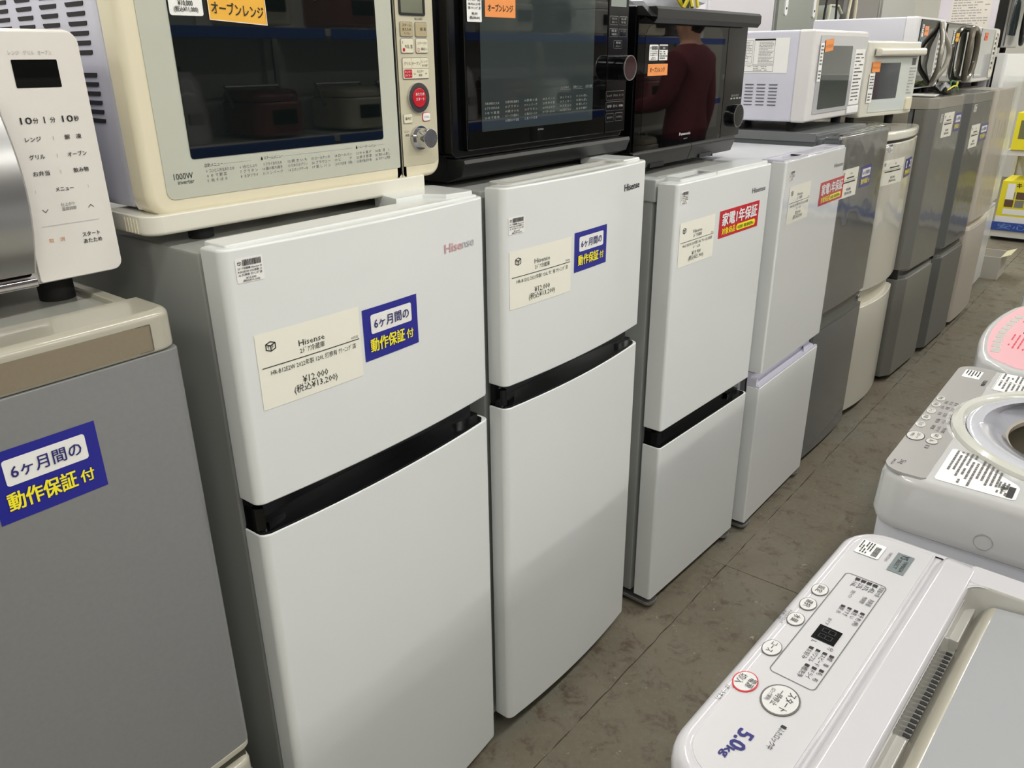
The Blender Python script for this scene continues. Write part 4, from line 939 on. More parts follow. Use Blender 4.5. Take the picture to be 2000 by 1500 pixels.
# ------------------------------------------------------------------ washing machines (local: x to the user's right, y away from the aisle)
def wtxt(items, m, parent, z, **k): return lettering(items, m, parent, xy(z), **k)
def oval_key(root, x, y, rx, ry, z, m, rim, items=(), tk=.0007, name='key'):
    k = part(name, m, root, prism, circ(x, y, rx, 28, ry), z - .001, z + .0014, 'z', 0, .0009)
    part('rim', rim, k, frame, circ(x, y, rx + tk, 28, ry + tk), circ(x, y, rx, 28, ry), z - .001, z + .0009, 'z')
    if items: wtxt(items, INK, k, z + .0019, bold=.008, res=2)
    return k
TW = .80
w1 = thing('washing_machine', 'white washing machine with 5.0kg panel and dark two digit display, nearest the camera', 'washing machine', (.020, -.6205, 0), R(177.8))
w1['label'] = 'white washing machine with 5.0kg white panel, grey arched lid and two digit display'
wd = .535; dp = .54
part('body', WASHB, w1, prism, rrect(.012, .012, wd - .012, dp, [.05, .05, .02, .02], 8), .03, TW - .075, 'z', .004, .002)
for x in (.06, wd - .06):
    for y in (.07, dp - .07): part('foot', RUBBER, w1, cyl, x, y, .02, 0, .032)
# top shell: rim ring + panel deck + frame with opening
top = B()
o1 = rrect(.0, .0, wd, dp + .012, [.055, .055, .03, .03], 8)
rs = []
f = axmap('z')
for z_, d_ in ((TW - .085, .010), (TW - .080, .004), (TW - .055, .001), (TW - .016, .0), (TW - .006, .003), (TW - .001, .009), (TW, .014), (TW - .0012, .017)):
    rs.append([f(p[0], p[1], z_) for p in inset(o1, d_)])
vs = rings(top, rs)
obj('top_shell', top, PANELW, w1)
deck = inset(o1, .0168)
part('panel_bed', PANELW, w1, prism, rrect(.0165, .0165, wd - .0165, .1085, [.040, .040, .002, .002], 8), TW - .02, TW - .0012, 'z')
cp = part('control_panel', PANELS, w1, prism, rrect(.0185, .0185, wd - .0185, .1060, [.038, .038, .003, .003], 8), TW - .01, TW - .0004, 'z', 0, .0006)
part('panel_groove', mat('groove_shadow_grey', (150, 148, 150), .5), w1, box, .017, .1075, TW - .02, wd - .017, .1125, TW - .004)
# lid frame around the hand recess: sloping front bevel, flat shoulders, opening
zf = TW - .0005
lf = B()
def quad(bm, *p): return bm.faces.new([bm.verts.new(q) for q in p])
lid_front = [(.1125, TW - .006), (.1135, TW - .001), (.122, TW + .010), (.124, TW + .0115), (.127, TW + .012), (.156, TW + .0105), (.1585, TW + .009), (.160, TW + .006)]
prev = None
xs_ = [.020, .026, .04] + [.04 + (wd - .08) * k / 8 for k in range(1, 8)] + [wd - .04, wd - .026, wd - .020]
for (y_, z_) in lid_front:
    row = [lf.verts.new((x, y_, z_ - (.010 if i in (0, len(xs_) - 1) else .003 if i in (1, len(xs_) - 2) else 0))) for i, x in enumerate(xs_)]
    if prev:
        for a, b, c_, d_ in zip(prev, prev[1:], row[1:], row): lf.faces.new((a, b, c_, d_))
    prev = row
obj('lid_front_frame', lf, PANELW, w1, smooth=50)
for bx_ in ((.0165, .100, wd - .0165, .160), (.0165, .15, .066, dp), (wd - .066, .15, wd - .0165, dp), (.0165, .444, wd - .0165, dp)): part('deck_plate', PANELW, w1, box, bx_[0], bx_[1], TW - .03, bx_[2], bx_[3], TW - .0035)
# side shoulders and back of the lid frame
for sgn, xa, xb in ((0, .020, .066), (1, wd - .066, wd - .020)):
    part('lid_shoulder', PANELW, w1, prism, rrect(xa, .150, xb, .439, .007, 2), TW - .03, TW + .0095, 'z', 0, .006, 3)
part('lid_back_frame', PANELW, w1, prism, rrect(.020, .4395, wd - .020, dp - .006, .007, 2), TW - .03, TW + .0095, 'z', 0, .006, 3)
# recess walls
rw = B()
oo = rrect(.066, .158, wd - .066, .445, [.022, .022, .01, .01], 6)
rr_ = [[(p[0], p[1], z_) for p in inset(oo, d_)] for z_, d_ in ((TW + .0095, -.003), (TW + .006, .0), (TW - .036, .006))]
rings(rw, rr_); obj('recess_wall', rw, mat('washer_recess_white', (186, 184, 178), .25, coat=.5), w1)
# corner fills between the rounded recess and the frame
cf = B()
for cx, sx_ in ((.066, 1), (wd - .066, -1)):
    P_ = [(cx + sx_ * (.022 - .022 * math.cos(R(a))), .158 + .022 - .022 * math.sin(R(a))) for a in range(0, 91, 15)]
    cf.faces.new([cf.verts.new((cx, .158, TW + .0092))] + [cf.verts.new((p[0], p[1], TW + .0092)) for p in P_])
obj('recess_corner', cf, PANELW, w1, smooth=0)
# lower plate under the front lip with the toothed air slots
part('recess_floor', mat('recess_floor_grey', (150, 148, 140), .3, coat=.5), w1, box, .066, .158, TW - .042, wd - .066, .185, TW - .034)
tb = None
for k in range(20):
    x = .160 + k * .0082
    if tb is None:
        tb = part('air_slot', INK, w1, prism, rrect(-.0026, -.004, .0026, .004, .002, 3), -.0002, .0006, 'z'); c = tb
    else: c = tb.copy(); COL.objects.link(c); c.parent = w1
    c.location = (x, .1665, TW - .0337)
for xa, xb in ((.070, .150), (wd - .200, wd - .070)): part('lip_pocket', MATS['washer_recess_white'], w1, prism, rrect(xa, .158, xb, .172, .003, 4), TW - .036, TW - .020, 'z', 0, .002)
# arched lid: gold front roll then grey curve
def arch(name, ys, m, x0=.072, x1=wd - .072, nx=14):
    bm = B(); G = []
    for (y_, z_) in ys:
        G.append([bm.verts.new((x0 + (x1 - x0) * k / nx, y_, z_ + .006 * (1 - (2 * k / nx - 1) ** 2))) for k in range(nx + 1)])
    for a, b in zip(G, G[1:]):
        for i in range(nx): bm.faces.new((a[i], a[i + 1], b[i + 1], b[i]))
    return obj(name, bm, m, w1, smooth=80)
prof = [(.172 + .020 * k / 6, TW - .0345 + .026 * math.sin(PI / 2 * k / 6)) for k in range(7)]
arch('lid_roll', prof, GOLD)
prof2 = [(.192 + .158 * k / 12, TW - .0085 + .012 * math.sin(PI * k / 12 * .55)) for k in range(13)]
arch('lid_front_half', prof2, LIDG)
part('lid_hinge_line', INK, w1, box, .074, .3495, TW - .012, wd - .074, .3512, TW + .0045)
arch('lid_rear_half', [(.351 + .09 * k / 6, TW + .0035 - .008 * (k / 6) ** 2) for k in range(7)], LIDG)
# prints on the control panel
zt_ = TW + .0002
def U(x, y): return x, y
outline_rect(.1275, .0335, .3555, .0835, .0010, .006, INKG, cp, xy(zt_), 'panel_outline')
dsp = part('display', BLACKG, cp, box, .2475, .0475, TW - .0005, .2750, .0730, TW + .0006)
dashes([(x0 + a, y0 + b, x0 + c_, y0 + d_) for x0 in (.2515, .2630) for y0 in (.0530,) for a, b, c_, d_ in ((0, 0, .008, .0010), (0, .007, .008, .008), (0, .014, .008, .015), (0, .0005, .001, .0145), (.007, .0005, .008, .0145))], mat('unlit_segment', (36, 38, 44), .4), dsp, xy(TW + .0010), 'digit_segments')
WS = mat('key_pearl', (214, 213, 212), .2, coat=.5)
oval_key(cp, .186, .0225, .0125, .0088, TW, WS, INKG, [('設定', .186, .0185, .0075, .0150, 'c')])
oval_key(cp, .222, .0225, .0125, .0088, TW, WS, INKG, [('選択', .222, .0185, .0075, .0150, 'c')])
oval_key(cp, .258, .0225, .0125, .0088, TW, WS, INKG, [('水量', .258, .0185, .0075, .0150, 'c')])
oval_key(cp, .3215, .0225, .0135, .0095, TW, WS, INKG, [('コース', .3215, .0185, .0075, .0180, 'c')])
oval_key(cp, .3880, .0235, .0150, .0115, TW, WS, INKR, [('電源', .388, .0255, .0078, .0150, 'c'), ('切/入', .388, .0145, .0078, .0165, 'c')], tk=.0012)
oval_key(cp, .3890, .0620, .0215, .0175, TW, WS, INKG, [('スタート', .389, .0650, .0085, .0300, 'c'), ('一時停止', .389, .0555, .0065, .0250, 'c'), ('(ロック解除)', .389, .0490, .0045, .0200, 'c')], tk=.0016)
wtxt([('5.0', .448, .0480, .0155, .026, 'l'), ('kg', .4755, .0480, .0085, .0145, 'l')], NAVY, cp, zt_, name='capacity_lettering', bold=.03, res=2)
wtxt([('チャイルドロック', .245, .0095, .0040, .030, 'l'), ('(長押し3秒)', .249, .0045, .0040, .022, 'l'), ('(オートオフ)', .404, .0100, .0055, .025, 'l'), ('■ふたロック中', .4180, .0760, .0062, .036, 'l'),
      ('洗濯量/水量', .1310, .0760, .0050, .024, 'l'), ('■-45L', .1310, .0680, .0056, .022, 'l'), ('■-37L', .1310, .0610, .0056, .022, 'l'), ('■-27L', .1310, .0540, .0056, .022, 'l'), ('■-16L', .1310, .0470, .0056, .022, 'l'),
      ('洗剤量', .1640, .0740, .0056, .016, 'l'), ('残時間', .1640, .0665, .0050, .015, 'l'), ('洗剤ジャスト', .1600, .0520, .0045, .018, 'l'),
      ('■予 約 (時)', .1960, .0745, .0056, .030, 'l'), ('■洗 い', .1960, .0670, .0056, .019, 'l'), ('■すすぎ', .1960, .0595, .0056, .019, 'l'), ('■脱 水', .1960, .0520, .0056, .019, 'l'),
      ('ほぐす', .2300, .0500, .0045, .014, 'l'), ('分', .2790, .0690, .0056, None, 'l'), ('L', .2790, .0505, .0056, None, 'l'),
      ('■標　準　■毛　布', .2905, .0745, .0056, .050, 'l'), ('■スピード ■ドライ', .2905, .0670, .0056, .050, 'l'), ('■パワフル', .2905, .0595, .0056, .024, 'l'), ('■槽洗浄', .3200, .0595, .0056, .024, 'l'), ('■お好み', .2905, .0520, .0056, .024, 'l')], INK, cp, zt_, name='panel_lettering', bold=.004)
lg = sheet('maker_plate', .0415, .0695, .0905, .0900, mat('maker_plate_grey', (136, 146, 148), .3, metal=.3), cp, xy(zt_))
wtxt([('YAMADA', .0580, .0820, .0048, .028, 'l'), ('SELECT', .0580, .0745, .0048, .024, 'l'), ('YS', .0440, .0755, .0095, .0110, 'l')], INK, lg, zt_ + .0006, res=2)
wtxt([('YWM-T50H1', .0480, .0610, .0040, .024, 'l')], INKG, cp, zt_, name='model_lettering')
bl = barcode_label(cp, .0400, .0250, .0370, .0300, lambda p, q: (p, q, zt_), None, fine=False)
for o_ in [bl] + list(bl.children): o_.location.z += .0004
for o_ in [bl] + list(bl.children):
    for v in o_.data.vertices: v.co.z = zt_ + (.0002 if o_ is bl else .0006)

# W2: washing machine with grey panel and round lid
def ringsurf(bm, rs): return rings(bm, rs)
T2 = .862
w2 = thing('washing_machine', 'washing machine with grey panel, round clear lid and open dark drum', 'washing machine', (.605, -.6195, 0), PI)
wd = .535; dp = .53
WW = mat('washer2_white', (192, 192, 192), .2, coat=.6)
part('body', WASHB, w2, prism, rrect(.007, .007, wd - .007, dp, [.045, .045, .02, .02], 8), .03, .785, 'z', .004, .002, caps=(1, 0))
for x in (.06, wd - .06):
    for y in (.07, dp - .07): part('foot', RUBBER, w2, cyl, x, y, .02, 0, .032)
o2 = rrect(.0, .0, wd, dp + .01, [.045, .045, .03, .03], 8)
CX, CY, RO = .262, .245, .200
N_ = len(o2)
def radial(o, cx, cy, rx, ry):
    out = []
    for p in o:
        a = math.atan2(p[1] - cy, p[0] - cx); out.append((cx + rx * math.cos(a), cy + ry * math.sin(a)))
    return out
# resample the outline evenly by angle so the round opening stays smooth
def by_angle(o, cx, cy, n=96):
    out = []
    for k in range(n):
        a = 2 * PI * k / n; d = (math.cos(a), math.sin(a)); best = None
        for i in range(len(o)):
            p, q = o[i], o[(i + 1) % len(o)]
            ex, ey = q[0] - p[0], q[1] - p[1]; den = d[0] * ey - d[1] * ex
            if abs(den) < 1e-12: continue
            t_ = ((p[0] - cx) * ey - (p[1] - cy) * ex) / den; u_ = ((p[0] - cx) * d[1] - (p[1] - cy) * d[0]) / den
            if t_ > 0 and -1e-6 <= u_ <= 1 + 1e-6 and (best is None or t_ > best): best = t_
        out.append((cx + d[0] * best, cy + d[1] * best))
    return out
bm = B(); ro = []
for z_, d_ in ((.774, .008), (.778, .003), (.79, .0), (T2 - .014, .003), (T2 - .004, .008), (T2, .015)):
    ro.append([(p[0], p[1], z_) for p in by_angle(inset(o2, d_), CX, CY)])
C_ = lambda r, z_: [(CX + r * math.cos(2 * PI * k / 96), CY + r * math.sin(2 * PI * k / 96), z_) for k in range(96)]
ro += [C_(RO, T2)]
vs = rings(bm, ro); top2 = obj('top_shell', bm, WW, w2)
bm = B(); rings(bm, [C_(RO, T2 - .002), C_(RO - .002, T2 + .006), C_(RO - .008, T2 + .010), C_(RO - .016, T2 + .009), C_(RO - .022, T2 + .003), C_(RO - .024, T2 - .004)])
obj('lid_ring', bm, mat('washer2_ring', (206, 206, 198), .15, coat=.8), w2)
def E_(rx, ry, z_, cx=.215, cy=.245): return [(cx + rx * math.cos(2 * PI * k / 96), cy + ry * math.sin(2 * PI * k / 96), z_) for k in range(96)]
bm = B(); rings(bm, [C_(RO - .0225, T2 + .003), C_(RO - .030, T2 + .007), C_(RO - .045, T2 + .006), E_(.150, .144, T2 - .010), E_(.135, .130, T2 - .022), E_(.130, .125, T2 - .026)])
obj('lid_dish', bm, mat('pearl_lid', (196, 197, 206), .12, coat=.9), w2)
bm = B(); rings(bm, [E_(.130, .125, T2 - .026), E_(.1265, .1215, T2 - .028), E_(.127, .122, T2 - .036), E_(.130, .125, T2 - .038)])
obj('hole_rim', bm, mat('tan_rim', (206, 196, 182), .2, coat=.6), w2)
bm = B(); rings(bm, [E_(.150, .145, T2 - .038), E_(.165, .160, T2 - .10), E_(.165, .160, .30)]); obj('drum_wall', bm, mat('drum_beige', (150, 142, 124), .5), w2)
part('drum_floor', TUBD, w2, cyl, .215, .245, .17, .28, .30, n=48)
part('drum_bracket', mat('drum_dark', (58, 52, 42), .5), w2, [(prism, ([(.30, .15), (.34, .19), (.30, .24), (.26, .17)], T2 - .14, T2 - .05, 'z', .004, .004))])
# grey control panel, cut back around the ring
pc = [(.014, .008), (.030, .0055)]
gp = [(.034, .0075), (wd - .034, .0075)]
oo = []
for k in range(7): a = R(180 + 90 * k / 6); oo.append((.040 + .030 * math.cos(a), .037 + .030 * math.sin(a)))
for k in range(7): a = R(270 + 90 * k / 6); oo.append((wd - .040 + .030 * math.cos(a), .037 + .030 * math.sin(a)))
oo += [(wd - .0105, .060), (wd - .014, .066), (.425, .0665)]
import itertools
a1 = math.atan2(.0665 - CY, .365 - CX); a0 = math.atan2(.0665 - CY, .155 - CX)
for k in range(9):
    a = a1 + (a0 - a1) * k / 8; y_ = CY + (RO + .006) * math.sin(a); x_ = CX + (RO + .006) * math.cos(a)
    oo.append((x_, min(y_, .0665)))
oo += [(.10, .0665), (.014, .066), (.0105, .060)]
gp2 = part('control_panel', WGREY, w2, prism, oo, T2 - .004, T2 + .0008, 'z', 0, .0004)
z2 = T2 + .0010
WK = mat('key_white_grey', (206, 204, 200), .15, coat=.8)
for k, (kx_, tx) in enumerate(((.212, '予約'), (.244, '行程'), (.276, 'コース'), (.308, '水量'), (.342, '洗い方'))):
    oval_key(gp2, kx_, .0155, .0115, .0065, T2 + .0008, WK, INKL, [(tx, kx_, .0120, .0060, .0135, 'c')], tk=.0003)
oval_key(gp2, .390, .0195, .0170, .0120, T2 + .0008, WK, INK, [('スタート', .390, .0200, .0055, .020, 'c'), ('一時停止', .390, .0130, .0045, .018, 'c')], tk=.0008)
oval_key(gp2, .3735, .0450, .0110, .0075, T2 + .0008, WK, INKL, [('電源', .3735, .0425, .0050, .010, 'c')], tk=.0003)
oval_key(gp2, .3960, .0440, .0100, .0080, T2 + .0008, WK, INKG, [('入', .396, .0400, .0075, None, 'c')], tk=.0006)
wtxt([('電 源', .412, .0395, .0055, .014, 'l'), ('5kg', .484, .0240, .0075, .016, 'l'), ('AW-5G6', .488, .0150, .0040, .020, 'l'), ('切 入', .434, .0280, .0001, .001, 'l')] +
     [(s_, x_, y_, .0052, w_, 'l') for s_, x_, y_, w_ in (('残り時間', .205, .0540, .022), ('分', .232, .0540, .006), ('水量', .215, .0460, .014), ('高 45', .2160, .0385, .015), ('中 35', .2160, .0310, .015), ('予約', .2160, .0235, .015),
      ('洗い', .2430, .0460, .013), ('すすぎ', .2430, .0385, .015), ('脱水', .2430, .0310, .013), ('9分', .2430, .0235, .013), ('標準', .2720, .0500, .015), ('スピード', .2720, .0420, .020), ('お急ぎ', .2720, .0340, .018), ('毛布', .2720, .0260, .014),
      ('わた', .3020, .0460, .014), ('ドライ', .3020, .0380, .016), ('槽洗浄', .3020, .0300, .018), ('予約 時間', .3320, .0460, .022), ('ためすすぎ', .3320, .0380, .022), ('風乾燥', .3320, .0300, .018))], INK, gp2, z2, name='panel_lettering')
wtxt([('TOSHIBA', .075, .0560, .0062, .034, 'l')], INK, gp2, z2, name='brand_lettering', bold=.03, res=2)
lb = sheet('price_label', .035, .020, .078, .048, PAPERW, gp2, xy(z2)); fine_print(.038, .022, .070, .046, 5, INK, lb, xy(z2 + .0006), seed=61)
# instruction stickers on the corners of the deck
st = sheet('instruction_sticker', .400, .074, .516, .172, PAPERW, w2, xy(T2 + .0006), r=.006)
for v in st.data.vertices:      # the edge facing the ring is cut on a slant
    if v.co.y > .12 and v.co.x < .46: v.co.x += (v.co.y - .10) * 1.0
o_ = xy(T2 + .0012)
lettering([('お願い', .4985, .150, .0085, .022, 'r'), ], INK, st, o_, bold=.01)
dashes([(.478, .160, .512, .168)], INK, st, o_, 'black_band')
for k in range(11):
    y_ = .080 + k * .0062; fine_print(.404 + max(0, (y_ - .105)) * 1.0, y_, .512, y_ + .0062, 1, INKG, st, o_, seed=90 + k, fill=.5)
for k in range(3): fine_print(.470, .146 + .005 * k, .512, .151 + .005 * k, 1, INKG, st, o_, seed=130 + k, fill=.5)
st = sheet('instruction_sticker', .015, .074, .115, .150, PAPERW, w2, xy(T2 + .0006), r=.004)
outline_rect(.016, .075, .062, .135, .0006, .003, INKG, st, o_, 'printed_frame'); outline_rect(.064, .075, .114, .149, .0006, .003, INKG, st, o_, 'printed_frame')
lettering([('ご注意', .066, .138, .0070, .020, 'l')], INK, st, o_, bold=.01); fine_print(.018, .078, .060, .133, 8, INKG, st, o_, seed=140); fine_print(.066, .078, .112, .134, 8, INKG, st, o_, seed=141)
bm = B(); frame(bm, circ(.150, .835 - .09, .0115, 28), circ(.150, .835 - .09, .0108, 28), wd - .0005, wd + .0004, 'x'); cvr = obj('screw_cover', bm, INKL, w2)
for v in cvr.data.vertices: v.co.y = v.co.y; v.co.z += .055

# W3 pink, W4 white corner at the right edge
def round_washer(label, x1, y1, wd_, T_, panel, seedn):
    w_ = thing('washing_machine', label, 'washing machine', (x1, y1, 0), PI)
    part('body', WASHB, w_, prism, rrect(.018, .016, wd_ - .018, .53, [.05, .05, .02, .02], 8), .03, T_ - .08, 'z', .004, .002)
    for x in (.06, wd_ - .06):
        for y in (.07, .47): part('foot', RUBBER, w_, cyl, x, y, .02, 0, .032)
    oo_ = [(0, .09)]
    for k in range(13): xx = .04 + (wd_ - .08) * k / 12; oo_.append((xx, .030 * (2 * k / 12 - 1) ** 2 + (.006 if k in (0, 12) else 0)))
    oo_ += [(wd_, .09), (wd_, .54), (0, .54)]
    part('top_shell', WW, w_, prism, oo_, T_ - .085, T_, 'z', .004, .012, 4)
    inn = [(p[0], p[1]) for p in inset(oo_, .016)]
    pp = [p for p in inn if p[1] < .12]
    pl_ = part('control_panel', panel, w_, prism, pp + [(wd_ - .02, .13), (.02, .13)], T_ - .004, T_ + .0008, 'z', 0, .0004)
    return w_, pl_
w3, p3 = round_washer('washing machine with a pink control panel, behind the one with the round lid', 1.150, -.615, .535, .862, PINK, 1)
z3 = .862 + .0012
part('display', BLACKG, p3, box, .215, .072, z3 - .001, .285, .098, z3 + .0006)
for k in range(9):
    a_ = part('key', WK, p3, [(prism, (rrect(.150 + k * .034, .030 + .0006 * (k - 4) ** 2, .176 + k * .034, .045 + .0006 * (k - 4) ** 2, .003, 2), z3 - .001, z3 + .0008, 'z'))])
fine_print(.14, .056, .21, .12, 7, INKR, p3, xy(z3), seed=200, fill=.3); fine_print(.30, .056, .42, .12, 7, INKR, p3, xy(z3), seed=201, fill=.3)
part('lid', mat('lid_blush', (206, 200, 204), .12, coat=.8), w3, prism, rrect(.05, .15, .485, .50, .06, 6), .86, .872, 'z', 0, .008, 3)
w4, p4 = round_washer('white washing machine furthest along the row, at the right edge beyond the pink one', 1.760, -.612, .54, .88, PANELS, 2)
part('lid', WW, w4, prism, rrect(.05, .15, .485, .50, .06, 6), .878, .890, 'z', 0, .008, 3)
fine_print(.14, .05, .40, .12, 7, INKG, p4, xy(.8816), seed=210, fill=.3)

# ------------------------------------------------------------------ row of appliances behind, seen over the ovens (their backs face us)
def back_fridge(label, x, y, w_, d_, h_, mc, mb, tabs=False):
    f = thing('refrigerator', label, 'refrigerator', (x, y, 0), 0)
    part('cabinet', mc, f, box, 0, .012, .03, w_, d_, h_, .006)
    part('back_panel', mb, f, box, .012, .0, .05, w_ - .012, .014, h_ - .02, .002)
    part('door', mc, f, box, .002, d_ + .008, .05, w_ - .002, d_ + .055, h_ - .005, .006)
    for xx in (.05, w_ - .05):
        for yy in (.05, d_ - .05): part('foot', RUBBER, f, cyl, xx, yy, .018, 0, .032)
    if tabs:
        for xx in (.09, w_ - .05):
            tb_ = part('hanger_tab', WINK, f, prism, rrect(xx - .016, 1.575, xx + .016, 1.70, .014, 4), -.006, .0, 'y'); part('screw', INK, tb_, cyl, xx, 1.605, .005, -.008, -.005, 'y', n=12)
    return f
GREYB = mat('grey_back_sheet', (146, 150, 142), .45)
back_fridge('tall white refrigerator seen from behind, over the black oven with grip bar', 2.14, .72, .66, .62, 1.78, mat('pinkish_white', (208, 206, 212), .4), mat('white_back', (212, 210, 216), .45, vary=(3, (204, 200, 206))))
back_fridge('tall refrigerator with grey metal back and two white tabs', 2.83, .72, .50, .60, 1.80, mat('grey_side_back', (150, 152, 148), .45), GREYB, tabs=True)
back_fridge('dark taupe refrigerator seen from behind, between the shelf of baskets and the pale grey one', 4.02, .75, .42, .60, 1.76, mat('taupe_side', (120, 117, 112), .45), mat('taupe_back', (128, 125, 120), .45))
back_fridge('pale grey refrigerator seen from behind, left of the oven with the cream sheet', 4.50, .75, .75, .60, 1.80, mat('pale_grey_side', (170, 170, 164), .45), mat('pale_grey_back', (172, 172, 166), .45))
bx = thing('box_lid', 'low grey green box with a white rim, behind the white oven with louvres', 'box', (1.62, .62, 0), 0)
part('pedestal', mat('box_base_white', (190, 192, 188), .5), bx, box, 0, 0, 0, .46, .45, 1.44, .004); part('panel', GREYB, bx, box, -.003, -.004, 1.40, .463, .454, 1.49, .003); part('rim', WINK, bx, box, -.006, -.008, 1.49, .466, .458, 1.503, .003)
# rack with plastic baskets and loose cords
rk = thing('storage_rack', 'steel rack with open shelves, between the grey and the taupe refrigerator', 'shelf', (3.38, .78, 0), 0)
for xx in (.012, .59):
    for yy in (.012, .45): part('post', BLACK if xx < .1 else STEEL, rk, box, xx - .010, yy - .010, 0, xx + .010, yy + .010, 1.95)
for zz in (.4, .9, 1.40, 1.90): part('shelf_board', SHELFW, rk, box, .0, .0, zz, .60, .46, zz + .018, .002)
for k, (xx, c_) in enumerate(((3.40, (196, 190, 160)), (3.66, (178, 186, 180)))):
    bk = thing('basket', ('ivory plastic basket with a thick rim' if k == 0 else 'clear grey plastic tub') + ' on the steel rack', 'basket', (xx, .80, 1.418), 0)
    mbk = mat('basket_plastic_%s' % ('ivory' if k == 0 else 'clear'), c_, .3, coat=.3)
    if k == 0:
        part('tub', mbk, bk, [(prism, (rrect(.01, .0, .23, .30, .03, 4), 0, .13, 'z', .01, 0), dict(caps=(1, 0))), (frame, (rrect(-.004, -.014, .244, .314, .04, 4), rrect(.01, .0, .23, .30, .03, 4), .125, .145, 'z'))])
        part('upper_tub', mbk, bk, [(prism, (rrect(.02, .01, .22, .29, .03, 4), .146, .27, 'z', .004, 0), dict(caps=(1, 0)))])
    else:
        part('tub', mbk, bk, [(prism, ([(.02, 0), (.24, 0), (.26, .20), (.20, .235), (.07, .235)], 0, .30, 'y', .004, .004))])
        part('tub_rim', mat('basket_rim_ivory', (214, 214, 190), .3), bk, tube, [(.02, -.006, .01), (.07, -.006, .235), (.20, -.006, .235), (.26, -.006, .20)], .007, 8)
for k, (c_, P_) in enumerate(((INK, [(3.56, .75, 1.95), (3.53, .74, 1.75), (3.50, .74, 1.60), (3.49, .74, 1.44)]), (INK, [(3.60, .75, 1.95), (3.62, .735, 1.78), (3.66, .735, 1.60), (3.65, .735, 1.45)]), (CREAM, [(3.92, .75, 1.95), (3.88, .735, 1.75), (3.85, .735, 1.58), (3.86, .735, 1.42)]), (CREAM, [(3.96, .75, 1.95), (3.96, .735, 1.72), (3.97, .735, 1.58), (3.985, .735, 1.42)]))):
    cd_ = tag(part('power_cord', c_, None, tube, catmull(P_, 5), .006 if k < 2 else .008, 8), ('black power cord hanging beside the ivory basket', 'black power cord hanging in front of the clear tub', 'thin cream cord hanging left of the taupe refrigerator', 'second cream cord hanging against the taupe refrigerator')[k], 'cord')

# plastic bag, tie and small things on the ovens and refrigerators
from mathutils import noise as NZ
bm = B(); bmesh.ops.create_icosphere(bm, subdivisions=4, radius=1)
for v in bm.verts:
    n = NZ.noise(v.co * 2.2) * .35 + abs(NZ.noise(v.co * 5)) * .3; v.co = Vector((v.co.x * .19 * (1 + n * .5), v.co.y * .13 * (1 + n * .5), max(-.05, v.co.z * .085 * (1 + n)) + .05))
pb = bpy.data.materials.new('thin_milky_plastic'); pb.use_nodes = True
bsd = pb.node_tree.nodes['Principled BSDF']; bsd.inputs['Base Color'].default_value = rgb((222, 224, 232)); bsd.inputs['Roughness'].default_value = .15; bsd.inputs['Alpha'].default_value = .75; bsd.inputs['Subsurface Weight'].default_value = 0
bag = tag(obj('plastic_bag', bm, pb, None, smooth=25), 'crumpled milky plastic bag on the black oven with the grip bar', 'bag'); bag.location = (1.02, .34, 1.512)
tp = tag(part('tie_cord', mat('yellow_black_cord', (214, 196, 40), .4), None, [(tube, (catmull([(.0, 0, .0), (.01, -.01, .03), (.03, 0, .05), (.05, .01, .03), (.045, 0, .002)], 6), .005), dict(n=6)), (tube, (catmull([(.02, .01, .0), (.0, .02, .03), (.03, .02, .055), (.07, .01, .04), (.075, 0, .003)], 6), .005), dict(n=6))]), 'looped yellow cord in front of the plastic bag', 'cord'); tp.location = (.93, .185, 1.516)
bc = part('black_band', INK, tp, box, .012, .004, .0, .04, .012, .035, .002)
# black plug bag with yellow green earth wire on the greige refrigerators
cb_ = thing('cord_bundle', 'black bundled cord with a yellow green earth wire, on the greige refrigerator', 'cord', (2.98, -.005, 1.2425), 0)
bm = B(); bmesh.ops.create_icosphere(bm, subdivisions=3, radius=1)
for v in bm.verts: n = NZ.noise(v.co * 2.5); v.co = Vector((v.co.x * .12 * (1 + n * .4), v.co.y * .035, max(0, (v.co.z * .5 + .5)) * .034 * (1 + n)))
obj('wrapped_plug', bm, BLACK, cb_)
part('earth_wire', mat('earth_yellow', (206, 200, 40), .4), cb_, tube, catmull([(-.10, -.03, .02), (-.04, -.04, .035), (.04, -.035, .03), (.10, -.02, .03), (.16, -.01, .045), (.22, 0, .035), (.20, .01, .012), (.12, .005, .015), (.06, -.01, .02)], 5), .0035, 6)
part('earth_wire_green', mat('earth_green', (40, 120, 60), .4), cb_, tube, catmull([(.08, .0, .025), (.15, .012, .050), (.225, .01, .040), (.235, .0, .02), (.18, -.012, .008)], 5), .003, 6)
lf_ = tag(part('leaflet', PAPERW, None, prism, [(0, 0), (.16, .02), (.20, .16), (.05, .15)], 0, .004, 'z'), 'folded white leaflet on the greige refrigerator beside the cream oven', 'paper'); lf_.location = (2.70, -.03, 1.2435)
# mats and strips between ovens and refrigerators

